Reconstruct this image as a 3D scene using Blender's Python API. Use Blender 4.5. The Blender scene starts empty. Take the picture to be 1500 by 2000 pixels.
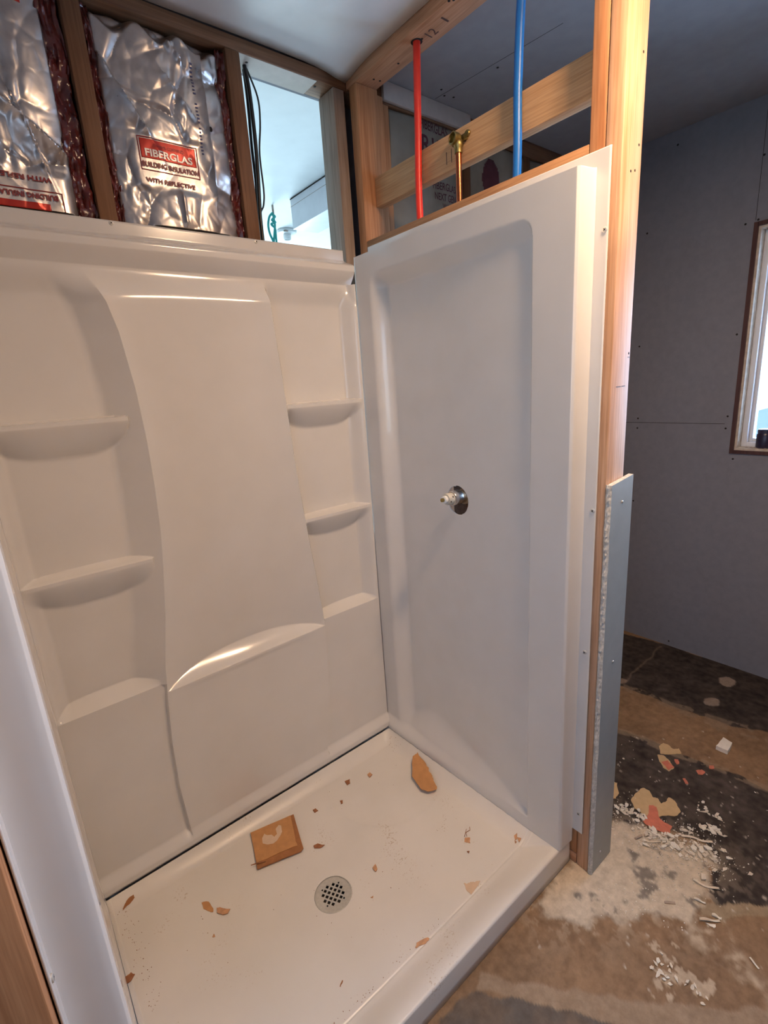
import bpy, bmesh, math, random
import numpy as np
from mathutils import Vector, Matrix, Euler, noise
from mathutils.geometry import delaunay_2d_cdt

random.seed(7); rng = np.random.default_rng(7)
S = bpy.context.scene
COL = S.collection

# ------------------------------------------------------------------ camera
CAM = (-1.16572, -1.53512, 1.50768)
cd = bpy.data.cameras.new('camera'); cam = bpy.data.objects.new('camera', cd); COL.objects.link(cam)
cam.location = CAM
cam.rotation_euler = (1.31572419, 0.0664839798, -0.681926011)
FPX = 960.333
cd.sensor_fit = 'HORIZONTAL'; cd.sensor_width = 36.0; cd.lens = FPX / 1500 * 36
cd.clip_start = 0.02
S.camera = cam
RM = np.array(Euler(cam.rotation_euler, 'XYZ').to_matrix())

def at(px, ax, v):
    """where a measured photo point lies on the real plane axis=v"""
    d = RM @ np.array([(px[0] - 750) / FPX, -(px[1] - 1000) / FPX, -1.0])
    c = np.array(CAM)
    return c + d * ((v - c[ax]) / d[ax])

# ------------------------------------------------------------------ world, lights, exposure
w = bpy.data.worlds.new('world'); S.world = w; w.use_nodes = True
bg = w.node_tree.nodes['Background']
sky = w.node_tree.nodes.new('ShaderNodeTexSky'); sky.sky_type = 'HOSEK_WILKIE'
sky.sun_direction = Vector((0.3, -0.5, 0.8)).normalized(); sky.turbidity = 2.6
w.node_tree.links.new(sky.outputs[0], bg.inputs[0]); bg.inputs[1].default_value = 13.0

def area(name, loc, target, sx, sy, power, color):
    l = bpy.data.lights.new(name, 'AREA'); l.shape = 'RECTANGLE'; l.size = sx; l.size_y = sy
    l.energy = power; l.color = color
    o = bpy.data.objects.new(name, l); COL.objects.link(o); o.location = loc
    o.rotation_euler = (Vector(target) - Vector(loc)).to_track_quat('-Z', 'Y').to_euler()
    return o
DAY = (0.45, 0.67, 1.0)
WARM = (1.0, 0.66, 0.40)
LAMP = (-0.16, -1.34, 2.452)
lp = bpy.data.lights.new('ceiling_light', 'AREA'); lp.shape = 'DISK'; lp.size = 0.24; lp.energy = 27; lp.color = WARM
lo = bpy.data.objects.new('ceiling_light', lp); COL.objects.link(lo); lo.location = LAMP
area('window_daylight_right', (1.76, -1.405, 1.57), (-1.0, -1.405, 1.57), 1.40, 1.10, 82, DAY)
area('window_daylight_left', (-2.19, -1.95, 1.55), (0.0, -0.6, 1.1), 0.8, 1.0, 8, (0.52, 0.72, 1.0))
area('window_daylight_other_room', (1.2, 4.55, 1.3), (0.8, 1.5, 2.5), 1.6, 1.3, 190, (0.62, 0.88, 1.0))
S.view_settings.view_transform = 'Standard'; S.view_settings.look = 'None'
S.view_settings.exposure = 0.0; S.view_settings.gamma = 1.0
S.view_settings.use_curve_mapping = False

# ------------------------------------------------------------------ materials
def new_mat(name):
    m = bpy.data.materials.new(name); m.use_nodes = True
    nt = m.node_tree; b = nt.nodes['Principled BSDF']
    return m, nt, b
def setv(b, **k):
    names = {'rough': 'Roughness', 'metal': 'Metallic', 'spec': 'Specular IOR Level', 'coat': 'Coat Weight',
             'coatr': 'Coat Roughness', 'trans': 'Transmission Weight', 'ior': 'IOR', 'sub': 'Subsurface Weight'}
    for a, v in k.items(): b.inputs[names[a]].default_value = v
def rgba(c): return (c[0], c[1], c[2], 1)
def node(nt, t, **k):
    n = nt.nodes.new(t)
    for a, v in k.items(): setattr(n, a, v)
    return n
def coords(nt, scale=(1, 1, 1), kind='Object', rand=False):
    tc = node(nt, 'ShaderNodeTexCoord'); mp = node(nt, 'ShaderNodeMapping')
    mp.inputs['Scale'].default_value = scale
    nt.links.new(tc.outputs[kind], mp.inputs[0])
    if rand:
        oi = node(nt, 'ShaderNodeObjectInfo'); ml = node(nt, 'ShaderNodeMath', operation='MULTIPLY'); ml.inputs[1].default_value = 37.0
        nt.links.new(oi.outputs['Random'], ml.inputs[0]); nt.links.new(ml.outputs[0], mp.inputs['Location'])
    return mp.outputs[0]
def ramp(nt, fac, stops):
    r = node(nt, 'ShaderNodeValToRGB'); e = r.color_ramp.elements
    while len(e) < len(stops): e.new(0.5)
    for i, (p, c) in enumerate(stops): e[i].position = p; e[i].color = rgba(c)
    nt.links.new(fac, r.inputs[0]); return r.outputs[0]
def bump(nt, b, h, strength=0.3, dist=0.002):
    bp = node(nt, 'ShaderNodeBump'); bp.inputs['Strength'].default_value = strength; bp.inputs['Distance'].default_value = dist
    nt.links.new(h, bp.inputs['Height']); nt.links.new(bp.outputs[0], b.inputs['Normal'])
def plain(name, c, var=0.06, nscale=60, bmp=0.0, **k):
    """one colour with a little unevenness of its own"""
    m, nt, b = new_mat(name); setv(b, **k)
    n = node(nt, 'ShaderNodeTexNoise'); n.inputs['Scale'].default_value = nscale; n.inputs['Detail'].default_value = 4
    nt.links.new(coords(nt), n.inputs['Vector'])
    lo_ = tuple(max(0, x * (1 - var)) for x in c); hi = tuple(min(1, x * (1 + var)) for x in c)
    nt.links.new(ramp(nt, n.outputs['Fac'], [(0.3, lo_), (0.7, hi)]), b.inputs['Base Color'])
    if bmp: bump(nt, b, n.outputs['Fac'], bmp)
    return m
def wood(name, axis, light, dark, rough=0.6):
    m, nt, b = new_mat(name); setv(b, rough=rough, spec=0.3)
    sc = [26, 26, 26]; sc[axis] = 1.3
    n = node(nt, 'ShaderNodeTexNoise'); n.inputs['Scale'].default_value = 1.6; n.inputs['Detail'].default_value = 5; n.inputs['Distortion'].default_value = 0.6
    nt.links.new(coords(nt, tuple(sc), rand=True), n.inputs['Vector'])
    sc2 = [150, 150, 150]; sc2[axis] = 5
    n2 = node(nt, 'ShaderNodeTexNoise'); n2.inputs['Scale'].default_value = 1.5; n2.inputs['Detail'].default_value = 3
    nt.links.new(coords(nt, tuple(sc2), rand=True), n2.inputs['Vector'])
    n3 = node(nt, 'ShaderNodeTexNoise'); n3.inputs['Scale'].default_value = 5; n3.inputs['Detail'].default_value = 2
    nt.links.new(coords(nt, rand=True), n3.inputs['Vector'])
    c1 = ramp(nt, n.outputs['Fac'], [(0.30, dark), (0.48, light), (0.62, tuple(0.5 * (a + b_) for a, b_ in zip(light, dark))), (0.75, light)])
    mx = node(nt, 'ShaderNodeMix', data_type='RGBA', blend_type='MULTIPLY'); mx.inputs[0].default_value = 1.0
    nt.links.new(c1, mx.inputs[6]); nt.links.new(ramp(nt, n2.outputs['Fac'], [(0.3, (0.78, 0.74, 0.70)), (0.6, (1, 1, 1))]), mx.inputs[7])
    mx2 = node(nt, 'ShaderNodeMix', data_type='RGBA', blend_type='MULTIPLY'); mx2.inputs[0].default_value = 1.0
    nt.links.new(mx.outputs[2], mx2.inputs[6]); nt.links.new(ramp(nt, n3.outputs['Fac'], [(0.35, (0.85, 0.82, 0.80)), (0.65, (1, 1, 1))]), mx2.inputs[7])
    nt.links.new(mx2.outputs[2], b.inputs['Base Color'])
    bump(nt, b, n2.outputs['Fac'], 0.25, 0.001)
    return m

M = {}
def acrylic():
    m, nt, b = new_mat('white_acrylic'); setv(b, rough=0.16, spec=0.5, coat=0.35, coatr=0.06)
    n = node(nt, 'ShaderNodeTexNoise'); n.inputs['Scale'].default_value = 9; n.inputs['Detail'].default_value = 6
    nt.links.new(coords(nt), n.inputs['Vector'])
    nt.links.new(ramp(nt, n.outputs['Fac'], [(0.3, (0.69, 0.675, 0.655)), (0.7, (0.72, 0.705, 0.69))]), b.inputs['Base Color'])
    nt.links.new(ramp(nt, n.outputs['Fac'], [(0.3, (0.14,) * 3), (0.7, (0.21,) * 3)]), b.inputs['Roughness'])
    return m
M['acrylic'] = acrylic()
def pan_mat():
    m, nt, b = new_mat('dusty_white_acrylic'); setv(b, spec=0.5)
    n = node(nt, 'ShaderNodeTexNoise'); n.inputs['Scale'].default_value = 5; n.inputs['Detail'].default_value = 8
    nt.links.new(coords(nt), n.inputs['Vector'])
    c = ramp(nt, n.outputs['Fac'], [(0.3, (0.68, 0.65, 0.605)), (0.7, (0.74, 0.71, 0.67))])
    n2 = node(nt, 'ShaderNodeTexNoise'); n2.inputs['Scale'].default_value = 190; n2.inputs['Detail'].default_value = 3
    nt.links.new(coords(nt), n2.inputs['Vector'])
    n3 = node(nt, 'ShaderNodeTexNoise'); n3.inputs['Scale'].default_value = 7; n3.inputs['Detail'].default_value = 2
    nt.links.new(coords(nt), n3.inputs['Vector'])
    a = node(nt, 'ShaderNodeMath', operation='MULTIPLY'); nt.links.new(n2.outputs['Fac'], a.inputs[0]); nt.links.new(n3.outputs['Fac'], a.inputs[1])
    spk = ramp(nt, a.outputs[0], [(0.41, (1, 1, 1)), (0.47, (0.72, 0.62, 0.52))])
    mx = node(nt, 'ShaderNodeMix', data_type='RGBA', blend_type='MULTIPLY'); mx.inputs[0].default_value = 0.8
    nt.links.new(c, mx.inputs[6]); nt.links.new(spk, mx.inputs[7]); nt.links.new(mx.outputs[2], b.inputs['Base Color'])
    nt.links.new(ramp(nt, n.outputs['Fac'], [(0.3, (0.28,) * 3), (0.7, (0.42,) * 3)]), b.inputs['Roughness'])
    return m
M['pan'] = pan_mat()
M['drywall'] = plain('grey_drywall_paper', (0.225, 0.225, 0.255), 0.05, 35, 0.05, rough=0.85, spec=0.2)
M['ceil_white'] = plain('white_painted_ceiling', (0.66, 0.66, 0.66), 0.04, 14, 0.05, rough=0.45, spec=0.4)
M['ceil_grey'] = plain('grey_ceiling_drywall', (0.34, 0.33, 0.34), 0.05, 20, 0.05, rough=0.8)
M['room_white'] = plain('white_painted_wall', (0.80, 0.81, 0.82), 0.03, 10, rough=0.7)
M['soffit'] = plain('white_painted_board', (0.66, 0.66, 0.70), 0.04, 18, rough=0.5)
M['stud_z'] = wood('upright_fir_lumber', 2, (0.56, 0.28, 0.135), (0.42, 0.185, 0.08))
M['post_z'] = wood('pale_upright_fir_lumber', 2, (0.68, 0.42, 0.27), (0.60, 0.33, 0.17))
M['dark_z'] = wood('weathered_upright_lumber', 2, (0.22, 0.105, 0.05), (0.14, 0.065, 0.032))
M['grey_z'] = wood('greyed_upright_lumber', 2, (0.40, 0.31, 0.25), (0.22, 0.16, 0.12))
M['plate_x'] = wood('old_brown_top_plate_lumber', 0, (0.28, 0.145, 0.075), (0.16, 0.075, 0.04))
M['plate_y'] = wood('fir_lumber_lengthwise', 1, (0.58, 0.32, 0.19), (0.46, 0.22, 0.11))
M['block_y'] = wood('pale_blocking_lumber', 1, (0.68, 0.42, 0.22), (0.56, 0.31, 0.14))
M['brown_y'] = wood('rough_brown_blocking', 1, (0.50, 0.27, 0.13), (0.30, 0.14, 0.07))
M['screw'] = plain('zinc_screw', (0.72, 0.71, 0.68), 0.1, 200, metal=0.8, rough=0.5)
M['black'] = plain('black_cable_jacket', (0.012, 0.012, 0.014), 0.1, 80, rough=0.4)
M['hole'] = plain('dark_cavity', (0.015, 0.011, 0.009), 0.2, 60, rough=0.9)
M['red_pipe'] = plain('red_plastic_pipe', (0.78, 0.035, 0.018), 0.06, 40, rough=0.38)
M['blue_pipe'] = plain('blue_plastic_pipe', (0.012, 0.15, 0.50), 0.06, 40, rough=0.38)
M['print'] = plain('dark_ink', (0.10, 0.05, 0.04), 0.2, 120, rough=0.7)
M['copper'] = plain('copper', (0.50, 0.14, 0.06), 0.1, 60, metal=1.0, rough=0.28)
M['brass'] = plain('tarnished_brass', (0.34, 0.26, 0.10), 0.3, 90, 0.3, metal=1.0, rough=0.42)
M['chrome'] = plain('satin_chrome', (0.62, 0.60, 0.58), 0.08, 60, metal=1.0, rough=0.25)
M['greyplastic'] = plain('pale_grey_valve_plastic', (0.50, 0.48, 0.42), 0.08, 60, rough=0.45)
M['drain'] = plain('brushed_drain_metal', (0.55, 0.54, 0.50), 0.08, 120, metal=0.6, rough=0.42)
M['bluepaper'] = plain('pale_blue_grey_drywall_face', (0.28, 0.30, 0.295), 0.05, 30, rough=0.40, spec=1.0)
M['gypsum'] = plain('crumbly_gypsum_edge', (0.58, 0.57, 0.54), 0.22, 130, 0.8, rough=0.95)
M['plaster'] = plain('plaster_chip', (0.72, 0.64, 0.53), 0.10, 60, 0.3, rough=0.95)
M['plasterw'] = plain('white_plaster_crumb', (0.80, 0.75, 0.66), 0.06, 60, 0.3, rough=0.95)
M['peel'] = plain('curled_brown_peel', (0.40, 0.31, 0.24), 0.15, 60, rough=0.9)
M['kraftpaper'] = plain('brown_cardboard', (0.52, 0.26, 0.105), 0.10, 40, 0.15, rough=0.85)
M['kraftdark'] = plain('darker_torn_cardboard', (0.36, 0.155, 0.06), 0.12, 60, 0.2, rough=0.9)
M['kraftpale'] = plain('pale_torn_paper_core', (0.66, 0.49, 0.35), 0.05, 50, rough=0.9)
M['leaf'] = plain('dry_brown_leaf', (0.30, 0.12, 0.05), 0.25, 90, 0.3, rough=0.8)
M['leafpale'] = plain('pale_dry_scrap', (0.55, 0.30, 0.16), 0.2, 80, 0.3, rough=0.8)
M['tanscrap'] = plain('tan_flooring_scrap', (0.58, 0.41, 0.22), 0.07, 45, rough=0.85)
M['redscrap'] = plain('salmon_red_scrap', (0.62, 0.19, 0.12), 0.12, 45, rough=0.85)
M['foiledge'] = plain('dark_red_printed_film', (0.11, 0.018, 0.015), 0.5, 22, 0.6, rough=0.26, spec=0.8)
M['redlabel'] = plain('red_print_on_foil', (0.50, 0.035, 0.02), 0.1, 30, rough=0.3, metal=0.3)
M['redink'] = plain('dark_red_ink', (0.26, 0.03, 0.03), 0.1, 30, rough=0.4)
M['whiteink'] = plain('silver_white_lettering', (0.66, 0.60, 0.56), 0.05, 30, rough=0.35, metal=0.3)
M['blueink'] = plain('blue_grey_ink', (0.12, 0.12, 0.22), 0.1, 30, rough=0.5)
M['purple'] = plain('faded_purple_print', (0.09, 0.025, 0.035), 0.2, 30, rough=0.8)
M['batting'] = plain('dark_fibre_batting', (0.16, 0.10, 0.07), 0.4, 30, 0.5, rough=1.0)
M['batten'] = plain('pale_ceiling_strip', (0.50, 0.44, 0.40), 0.06, 30, rough=0.8)
M['trimdark'] = wood('dark_stained_window_casing', 2, (0.10, 0.045, 0.038), (0.06, 0.025, 0.025), 0.45)
M['vinyl'] = plain('white_vinyl', (0.74, 0.75, 0.78), 0.03, 30, rough=0.35)
M['reveal'] = plain('rough_wood_reveal', (0.55, 0.47, 0.38), 0.2, 45, 0.4, rough=0.9)
M['teal'] = plain('teal_wire_jacket', (0.02, 0.33, 0.30), 0.1, 60, rough=0.4)
M['porcelain'] = plain('white_porcelain', (0.78, 0.80, 0.80), 0.02, 60, rough=0.3)
M['darkjar'] = plain('dark_bottle_plastic', (0.025, 0.02, 0.05), 0.2, 60, rough=0.3)
M['grime'] = plain('sill_dust', (0.35, 0.28, 0.24), 0.3, 60, rough=0.95)
def foil_mat():
    m, nt, b = new_mat('crinkled_silver_foil'); setv(b, metal=0.92)
    n = node(nt, 'ShaderNodeTexNoise'); n.inputs['Scale'].default_value = 26; n.inputs['Detail'].default_value = 5
    nt.links.new(coords(nt), n.inputs['Vector'])
    nt.links.new(ramp(nt, n.outputs['Fac'], [(0.3, (0.50, 0.46, 0.44)), (0.7, (0.66, 0.62, 0.60))]), b.inputs['Base Color'])
    nt.links.new(ramp(nt, n.outputs['Fac'], [(0.3, (0.27,) * 3), (0.7, (0.45,) * 3)]), b.inputs['Roughness']); setv(b, coat=0.5, coatr=0.12)
    v = node(nt, 'ShaderNodeTexVoronoi', feature='F1'); v.inputs['Scale'].default_value = 34
    nt.links.new(coords(nt), v.inputs['Vector'])
    bump(nt, b, v.outputs['Distance'], 0.12, 0.004)
    return m
M['foil'] = foil_mat()
def kraft_facing():
    m, nt, b = new_mat('grey_kraft_insulation_facing'); setv(b, rough=0.75)
    n = node(nt, 'ShaderNodeTexNoise'); n.inputs['Scale'].default_value = 8; n.inputs['Detail'].default_value = 5
    nt.links.new(coords(nt), n.inputs['Vector'])
    nt.links.new(ramp(nt, n.outputs['Fac'], [(0.3, (0.20, 0.18, 0.145)), (0.7, (0.30, 0.27, 0.22))]), b.inputs['Base Color'])
    bump(nt, b, n.outputs['Fac'], 0.5, 0.006)
    return m
M['kraft'] = kraft_facing()
def bulb_mat():
    m, nt, b = new_mat('glowing_diffuser'); b.inputs['Emission Color'].default_value = (1, 0.72, 0.45, 1); b.inputs['Emission Strength'].default_value = 8
    return m
M['bulb'] = bulb_mat()
def glass_mat():
    m, nt, b = new_mat('window_glass')
    nt.nodes.remove(b)
    t = node(nt, 'ShaderNodeBsdfTransparent'); g = node(nt, 'ShaderNodeBsdfGlossy'); g.inputs['Roughness'].default_value = 0.02
    mx = node(nt, 'ShaderNodeMixShader'); fr = node(nt, 'ShaderNodeFresnel'); fr.inputs[0].default_value = 1.45
    nt.links.new(fr.outputs[0], mx.inputs[0]); nt.links.new(t.outputs[0], mx.inputs[1]); nt.links.new(g.outputs[0], mx.inputs[2])
    nt.links.new(mx.outputs[0], nt.nodes['Material Output'].inputs[0])
    return m
M['glass'] = glass_mat()
def floor_mat():
    m, nt, b = new_mat('stained_concrete'); setv(b, spec=0.3)
    at_ = node(nt, 'ShaderNodeAttribute', attribute_name='stain')
    n = node(nt, 'ShaderNodeTexNoise'); n.inputs['Scale'].default_value = 38; n.inputs['Detail'].default_value = 9; n.inputs['Roughness'].default_value = 0.65
    nt.links.new(coords(nt), n.inputs['Vector'])
    mx = node(nt, 'ShaderNodeMix', data_type='RGBA', blend_type='MULTIPLY'); mx.inputs[0].default_value = 1.0
    nt.links.new(at_.outputs['Color'], mx.inputs[6]); nt.links.new(ramp(nt, n.outputs['Fac'], [(0.3, (0.72, 0.70, 0.68)), (0.65, (1.05, 1.05, 1.05))]), mx.inputs[7])
    nt.links.new(mx.outputs[2], b.inputs['Base Color']); b.inputs['Roughness'].default_value = 0.75
    bump(nt, b, n.outputs['Fac'], 0.3, 0.003)
    return m
M['floor'] = floor_mat()

# ------------------------------------------------------------------ building helpers
def tag(o, label=None, cat=None, group=None, kind=None):
    if label: o['label'] = label
    if cat: o['category'] = cat
    if group: o['group'] = group
    if kind: o['kind'] = kind
    return o
def link_mesh(name, me, mat, parent=None, loc=None, smooth=None):
    """link a mesh given in world coordinates; its origin moves to its own base"""
    n = len(me.vertices)
    co = np.empty(n * 3); me.vertices.foreach_get('co', co); co = co.reshape(-1, 3)
    if loc is None:
        c = (co.max(0) + co.min(0)) / 2; c[2] = co[:, 2].min()
    else: c = np.array(loc)
    co -= c; me.vertices.foreach_set('co', co.ravel()); me.update()
    o = bpy.data.objects.new(name, me); COL.objects.link(o)
    if parent is not None:
        o.parent = parent; o.location = Vector(c) - world_of(parent)
    else: o.location = c
    if mat is not None: me.materials.append(mat)
    if smooth is not None:
        me.polygons.foreach_set('use_smooth', [True] * len(me.polygons))
        if smooth < 180: me.set_sharp_from_angle(angle=math.radians(smooth))
    return o
def world_of(o):
    v = Vector(o.location)
    while o.parent is not None: o = o.parent; v = v + Vector(o.location)
    return v
def empty(name, loc):
    o = bpy.data.objects.new(name, None); COL.objects.link(o); o.location = loc; o.empty_display_size = 0.05
    return o
def bm_obj(name, bm, mat, parent=None, smooth=None, loc=None):
    bmesh.ops.recalc_face_normals(bm, faces=bm.faces)
    me = bpy.data.meshes.new(name); bm.to_mesh(me); bm.free()
    return link_mesh(name, me, mat, parent, loc, smooth)
def bx(bm, lo_, hi, bev=0.0):
    r = bmesh.ops.create_cube(bm, size=1)
    c = [(a + b) / 2 for a, b in zip(lo_, hi)]; s = [b - a for a, b in zip(lo_, hi)]
    for v in r['verts']: v.co = Vector((c[0] + v.co.x * s[0], c[1] + v.co.y * s[1], c[2] + v.co.z * s[2]))
    if bev:
        ed = list({e for v in r['verts'] for e in v.link_edges})
        bmesh.ops.bevel(bm, geom=ed, offset=bev, segments=2, affect='EDGES', profile=0.5)
def box(name, lo_, hi, mat, parent=None, bev=0.0):
    bm = bmesh.new(); bx(bm, lo_, hi, bev)
    return bm_obj(name, bm, mat, parent, 30 if bev else None)
def tube(bm, pts, r, seg=12, cap=True):
    pts = [Vector(p) for p in pts]; rs = r if isinstance(r, (list, tuple)) else [r] * len(pts)
    rings = []; up = None
    for i, p in enumerate(pts):
        t = (pts[min(i + 1, len(pts) - 1)] - pts[max(i - 1, 0)]).normalized()
        if up is None: up = t.orthogonal().normalized()
        up = (up - t * up.dot(t)).normalized(); q = t.cross(up)
        rings.append([bm.verts.new(p + (up * math.cos(a) + q * math.sin(a)) * rs[i]) for a in [2 * math.pi * k / seg for k in range(seg)]])
    for a, b in zip(rings, rings[1:]):
        for k in range(seg): bm.faces.new((a[k], a[(k + 1) % seg], b[(k + 1) % seg], b[k]))
    if cap: bm.faces.new(rings[0]); bm.faces.new(rings[-1][::-1])
def tube_obj(name, pts, r, mat, parent=None, seg=14):
    bm = bmesh.new(); tube(bm, pts, r, seg); return bm_obj(name, bm, mat, parent, 40)
def smooth_path(pts, n=8):
    pts = [np.array(p, float) for p in pts]; P = [2 * pts[0] - pts[1]] + pts + [2 * pts[-1] - pts[-2]]; out = []
    for i in range(1, len(P) - 2):
        for k in range(n):
            t = k / n
            out.append(tuple(0.5 * (2 * P[i] + (P[i + 1] - P[i - 1]) * t + (2 * P[i - 1] - 5 * P[i] + 4 * P[i + 1] - P[i + 2]) * t * t + (3 * P[i] - P[i - 1] - 3 * P[i + 1] + P[i + 2]) * t ** 3)))
    out.append(tuple(pts[-1])); return out
def grid_mesh(name, P, keep=None):
    n, m = P.shape[:2]
    idx = np.arange(n * m).reshape(n, m)
    q = np.stack([idx[:-1, :-1], idx[1:, :-1], idx[1:, 1:], idx[:-1, 1:]], -1).reshape(-1, 4)
    if keep is not None: q = q[keep.ravel()]
    me = bpy.data.meshes.new(name)
    me.from_pydata(P.reshape(-1, 3).tolist(), [], q.tolist()); me.update()
    return me
def grid_obj(name, P, mat, parent=None, smooth=180, keep=None, thick=0.0, off=1.0, flip=False, loc=None):
    if flip: P = P[:, ::-1]; keep = keep[:, ::-1] if keep is not None else None
    o = link_mesh(name, grid_mesh(name, P, keep), mat, parent, loc, smooth)
    if thick:
        md = o.modifiers.new('thickness', 'SOLIDIFY'); md.thickness = thick; md.offset = -off
    return o
def sst(t): t = np.clip(t, 0, 1); return t * t * (3 - 2 * t)
def poly_prism(bm, pts, z0, z1, zf=None, bevel=0.0):
    """flat outline with thickness; pts are (x,y); the fill follows the outline, notches included"""
    c = np.mean(np.array(pts), 0); P2 = [Vector(((p[0] - c[0]) * 100, (p[1] - c[1]) * 100)) for p in pts]; n = len(P2)
    vs, es, fs, ov, oe, of = delaunay_2d_cdt(P2, [(i, (i + 1) % n) for i in range(n)], [list(range(n))], 1, 1e-5)
    W2 = [(v.x / 100 + c[0], v.y / 100 + c[1]) for v in vs]
    a = [bm.verts.new((p[0], p[1], z0 + (zf(p) if zf else 0))) for p in W2]; b = [bm.verts.new((p[0], p[1], z1 + (zf(p) if zf else 0))) for p in W2]
    cnt = {}
    for f in fs:
        f = list(f); area2 = sum(W2[f[k]][0] * W2[f[(k + 1) % len(f)]][1] - W2[f[(k + 1) % len(f)]][0] * W2[f[k]][1] for k in range(len(f)))
        if area2 < 0: f = f[::-1]
        bm.faces.new([b[k] for k in f]); bm.faces.new([a[k] for k in f[::-1]])
        for k in range(len(f)): e = (f[k], f[(k + 1) % len(f)]); cnt[e] = 1
    for (p, q) in cnt:
        if (q, p) not in cnt: bm.faces.new((a[p], a[q], b[q], b[p]))
    for v in a + b:
        if not v.link_faces: bm.verts.remove(v)
def ragged(pts, amp, sub=4, seed=0):
    r = random.Random(seed); out = []
    n = len(pts)
    for i in range(n):
        a, b = pts[i], pts[(i + 1) % n]
        for k in range(sub):
            t = k / sub
            out.append((a[0] + (b[0] - a[0]) * t + r.uniform(-amp, amp), a[1] + (b[1] - a[1]) * t + r.uniform(-amp, amp)))
    return out
def text_mesh(txt, size, sx=1.0, spacing=1.0, bold=0.0):
    cu = bpy.data.curves.new('t', 'FONT'); cu.body = txt; cu.size = size; cu.space_character = spacing; cu.offset = bold; cu.resolution_u = 3
    o = bpy.data.objects.new('t', cu); COL.objects.link(o)
    bpy.context.view_layer.update()
    me = bpy.data.meshes.new_from_object(o.evaluated_get(bpy.context.evaluated_depsgraph_get()))
    bpy.data.objects.remove(o)
    co = np.empty(len(me.vertices) * 3); me.vertices.foreach_get('co', co); co = co.reshape(-1, 3)
    co[:, 0] *= sx
    return me, co
def text_obj(name, txt, width, height, fn, mat, parent, rot=0.0, bold=0.0):
    """lettering fitted to width x height (u right, v up, from 0,0); fn maps (u,v) arrays to world points"""
    me, co = text_mesh(txt, 0.1, bold=bold)
    mn, mx = co.min(0), co.max(0)
    u = (co[:, 0] - mn[0]) / (mx[0] - mn[0]) * width; v = (co[:, 1] - mn[1]) / (mx[1] - mn[1]) * height
    if rot: u, v = width - u, height - v
    P = fn(u, v)
    me.vertices.foreach_set('co', P.ravel()); me.update(); me.materials.clear()
    return link_mesh(name, me, mat, parent)
def lathe(bm, prof, c, axis=Vector((0, 0, 1)), seg=32):
    """prof: (r, h) along axis from c"""
    axis = Vector(axis).normalized(); u = axis.orthogonal().normalized(); v = axis.cross(u); rings = []
    for r, h in prof:
        if r < 1e-6: rings.append([bm.verts.new(Vector(c) + axis * h)])
        else: rings.append([bm.verts.new(Vector(c) + axis * h + (u * math.cos(a) + v * math.sin(a)) * r) for a in [2 * math.pi * k / seg for k in range(seg)]])
    for a, b in zip(rings, rings[1:]):
        for k in range(seg):
            k2 = (k + 1) % seg
            if len(a) == 1 and len(b) > 1: bm.faces.new((a[0], b[k2], b[k]))
            elif len(b) == 1 and len(a) > 1: bm.faces.new((a[k], a[k2], b[0]))
            elif len(a) > 1: bm.faces.new((a[k], a[k2], b[k2], b[k]))
def screw(name, c, axis, parent, r=0.0056):
    bm = bmesh.new(); lathe(bm, [(0, 0.0022), (r * 0.55, 0.0024), (r, 0.0012), (r, -0.0006), (0, -0.0006)], c, axis, 14)
    ax = Vector(axis); u = ax.orthogonal().normalized(); v = ax.cross(u)
    o = bm_obj(name, bm, M['screw'], parent, 40)
    bm = bmesh.new()
    for d in (u, v):
        e = ax.cross(d); p = Vector(c) + ax * 0.0025
        vs = [bm.verts.new(p + d * a * r * 0.6 + e * b * r * 0.13) for a, b in ((-1, -1), (1, -1), (1, 1), (-1, 1))]
        bm.faces.new(vs)
    bm_obj('cross_recess', bm, M['hole'], o)
    return o

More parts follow.
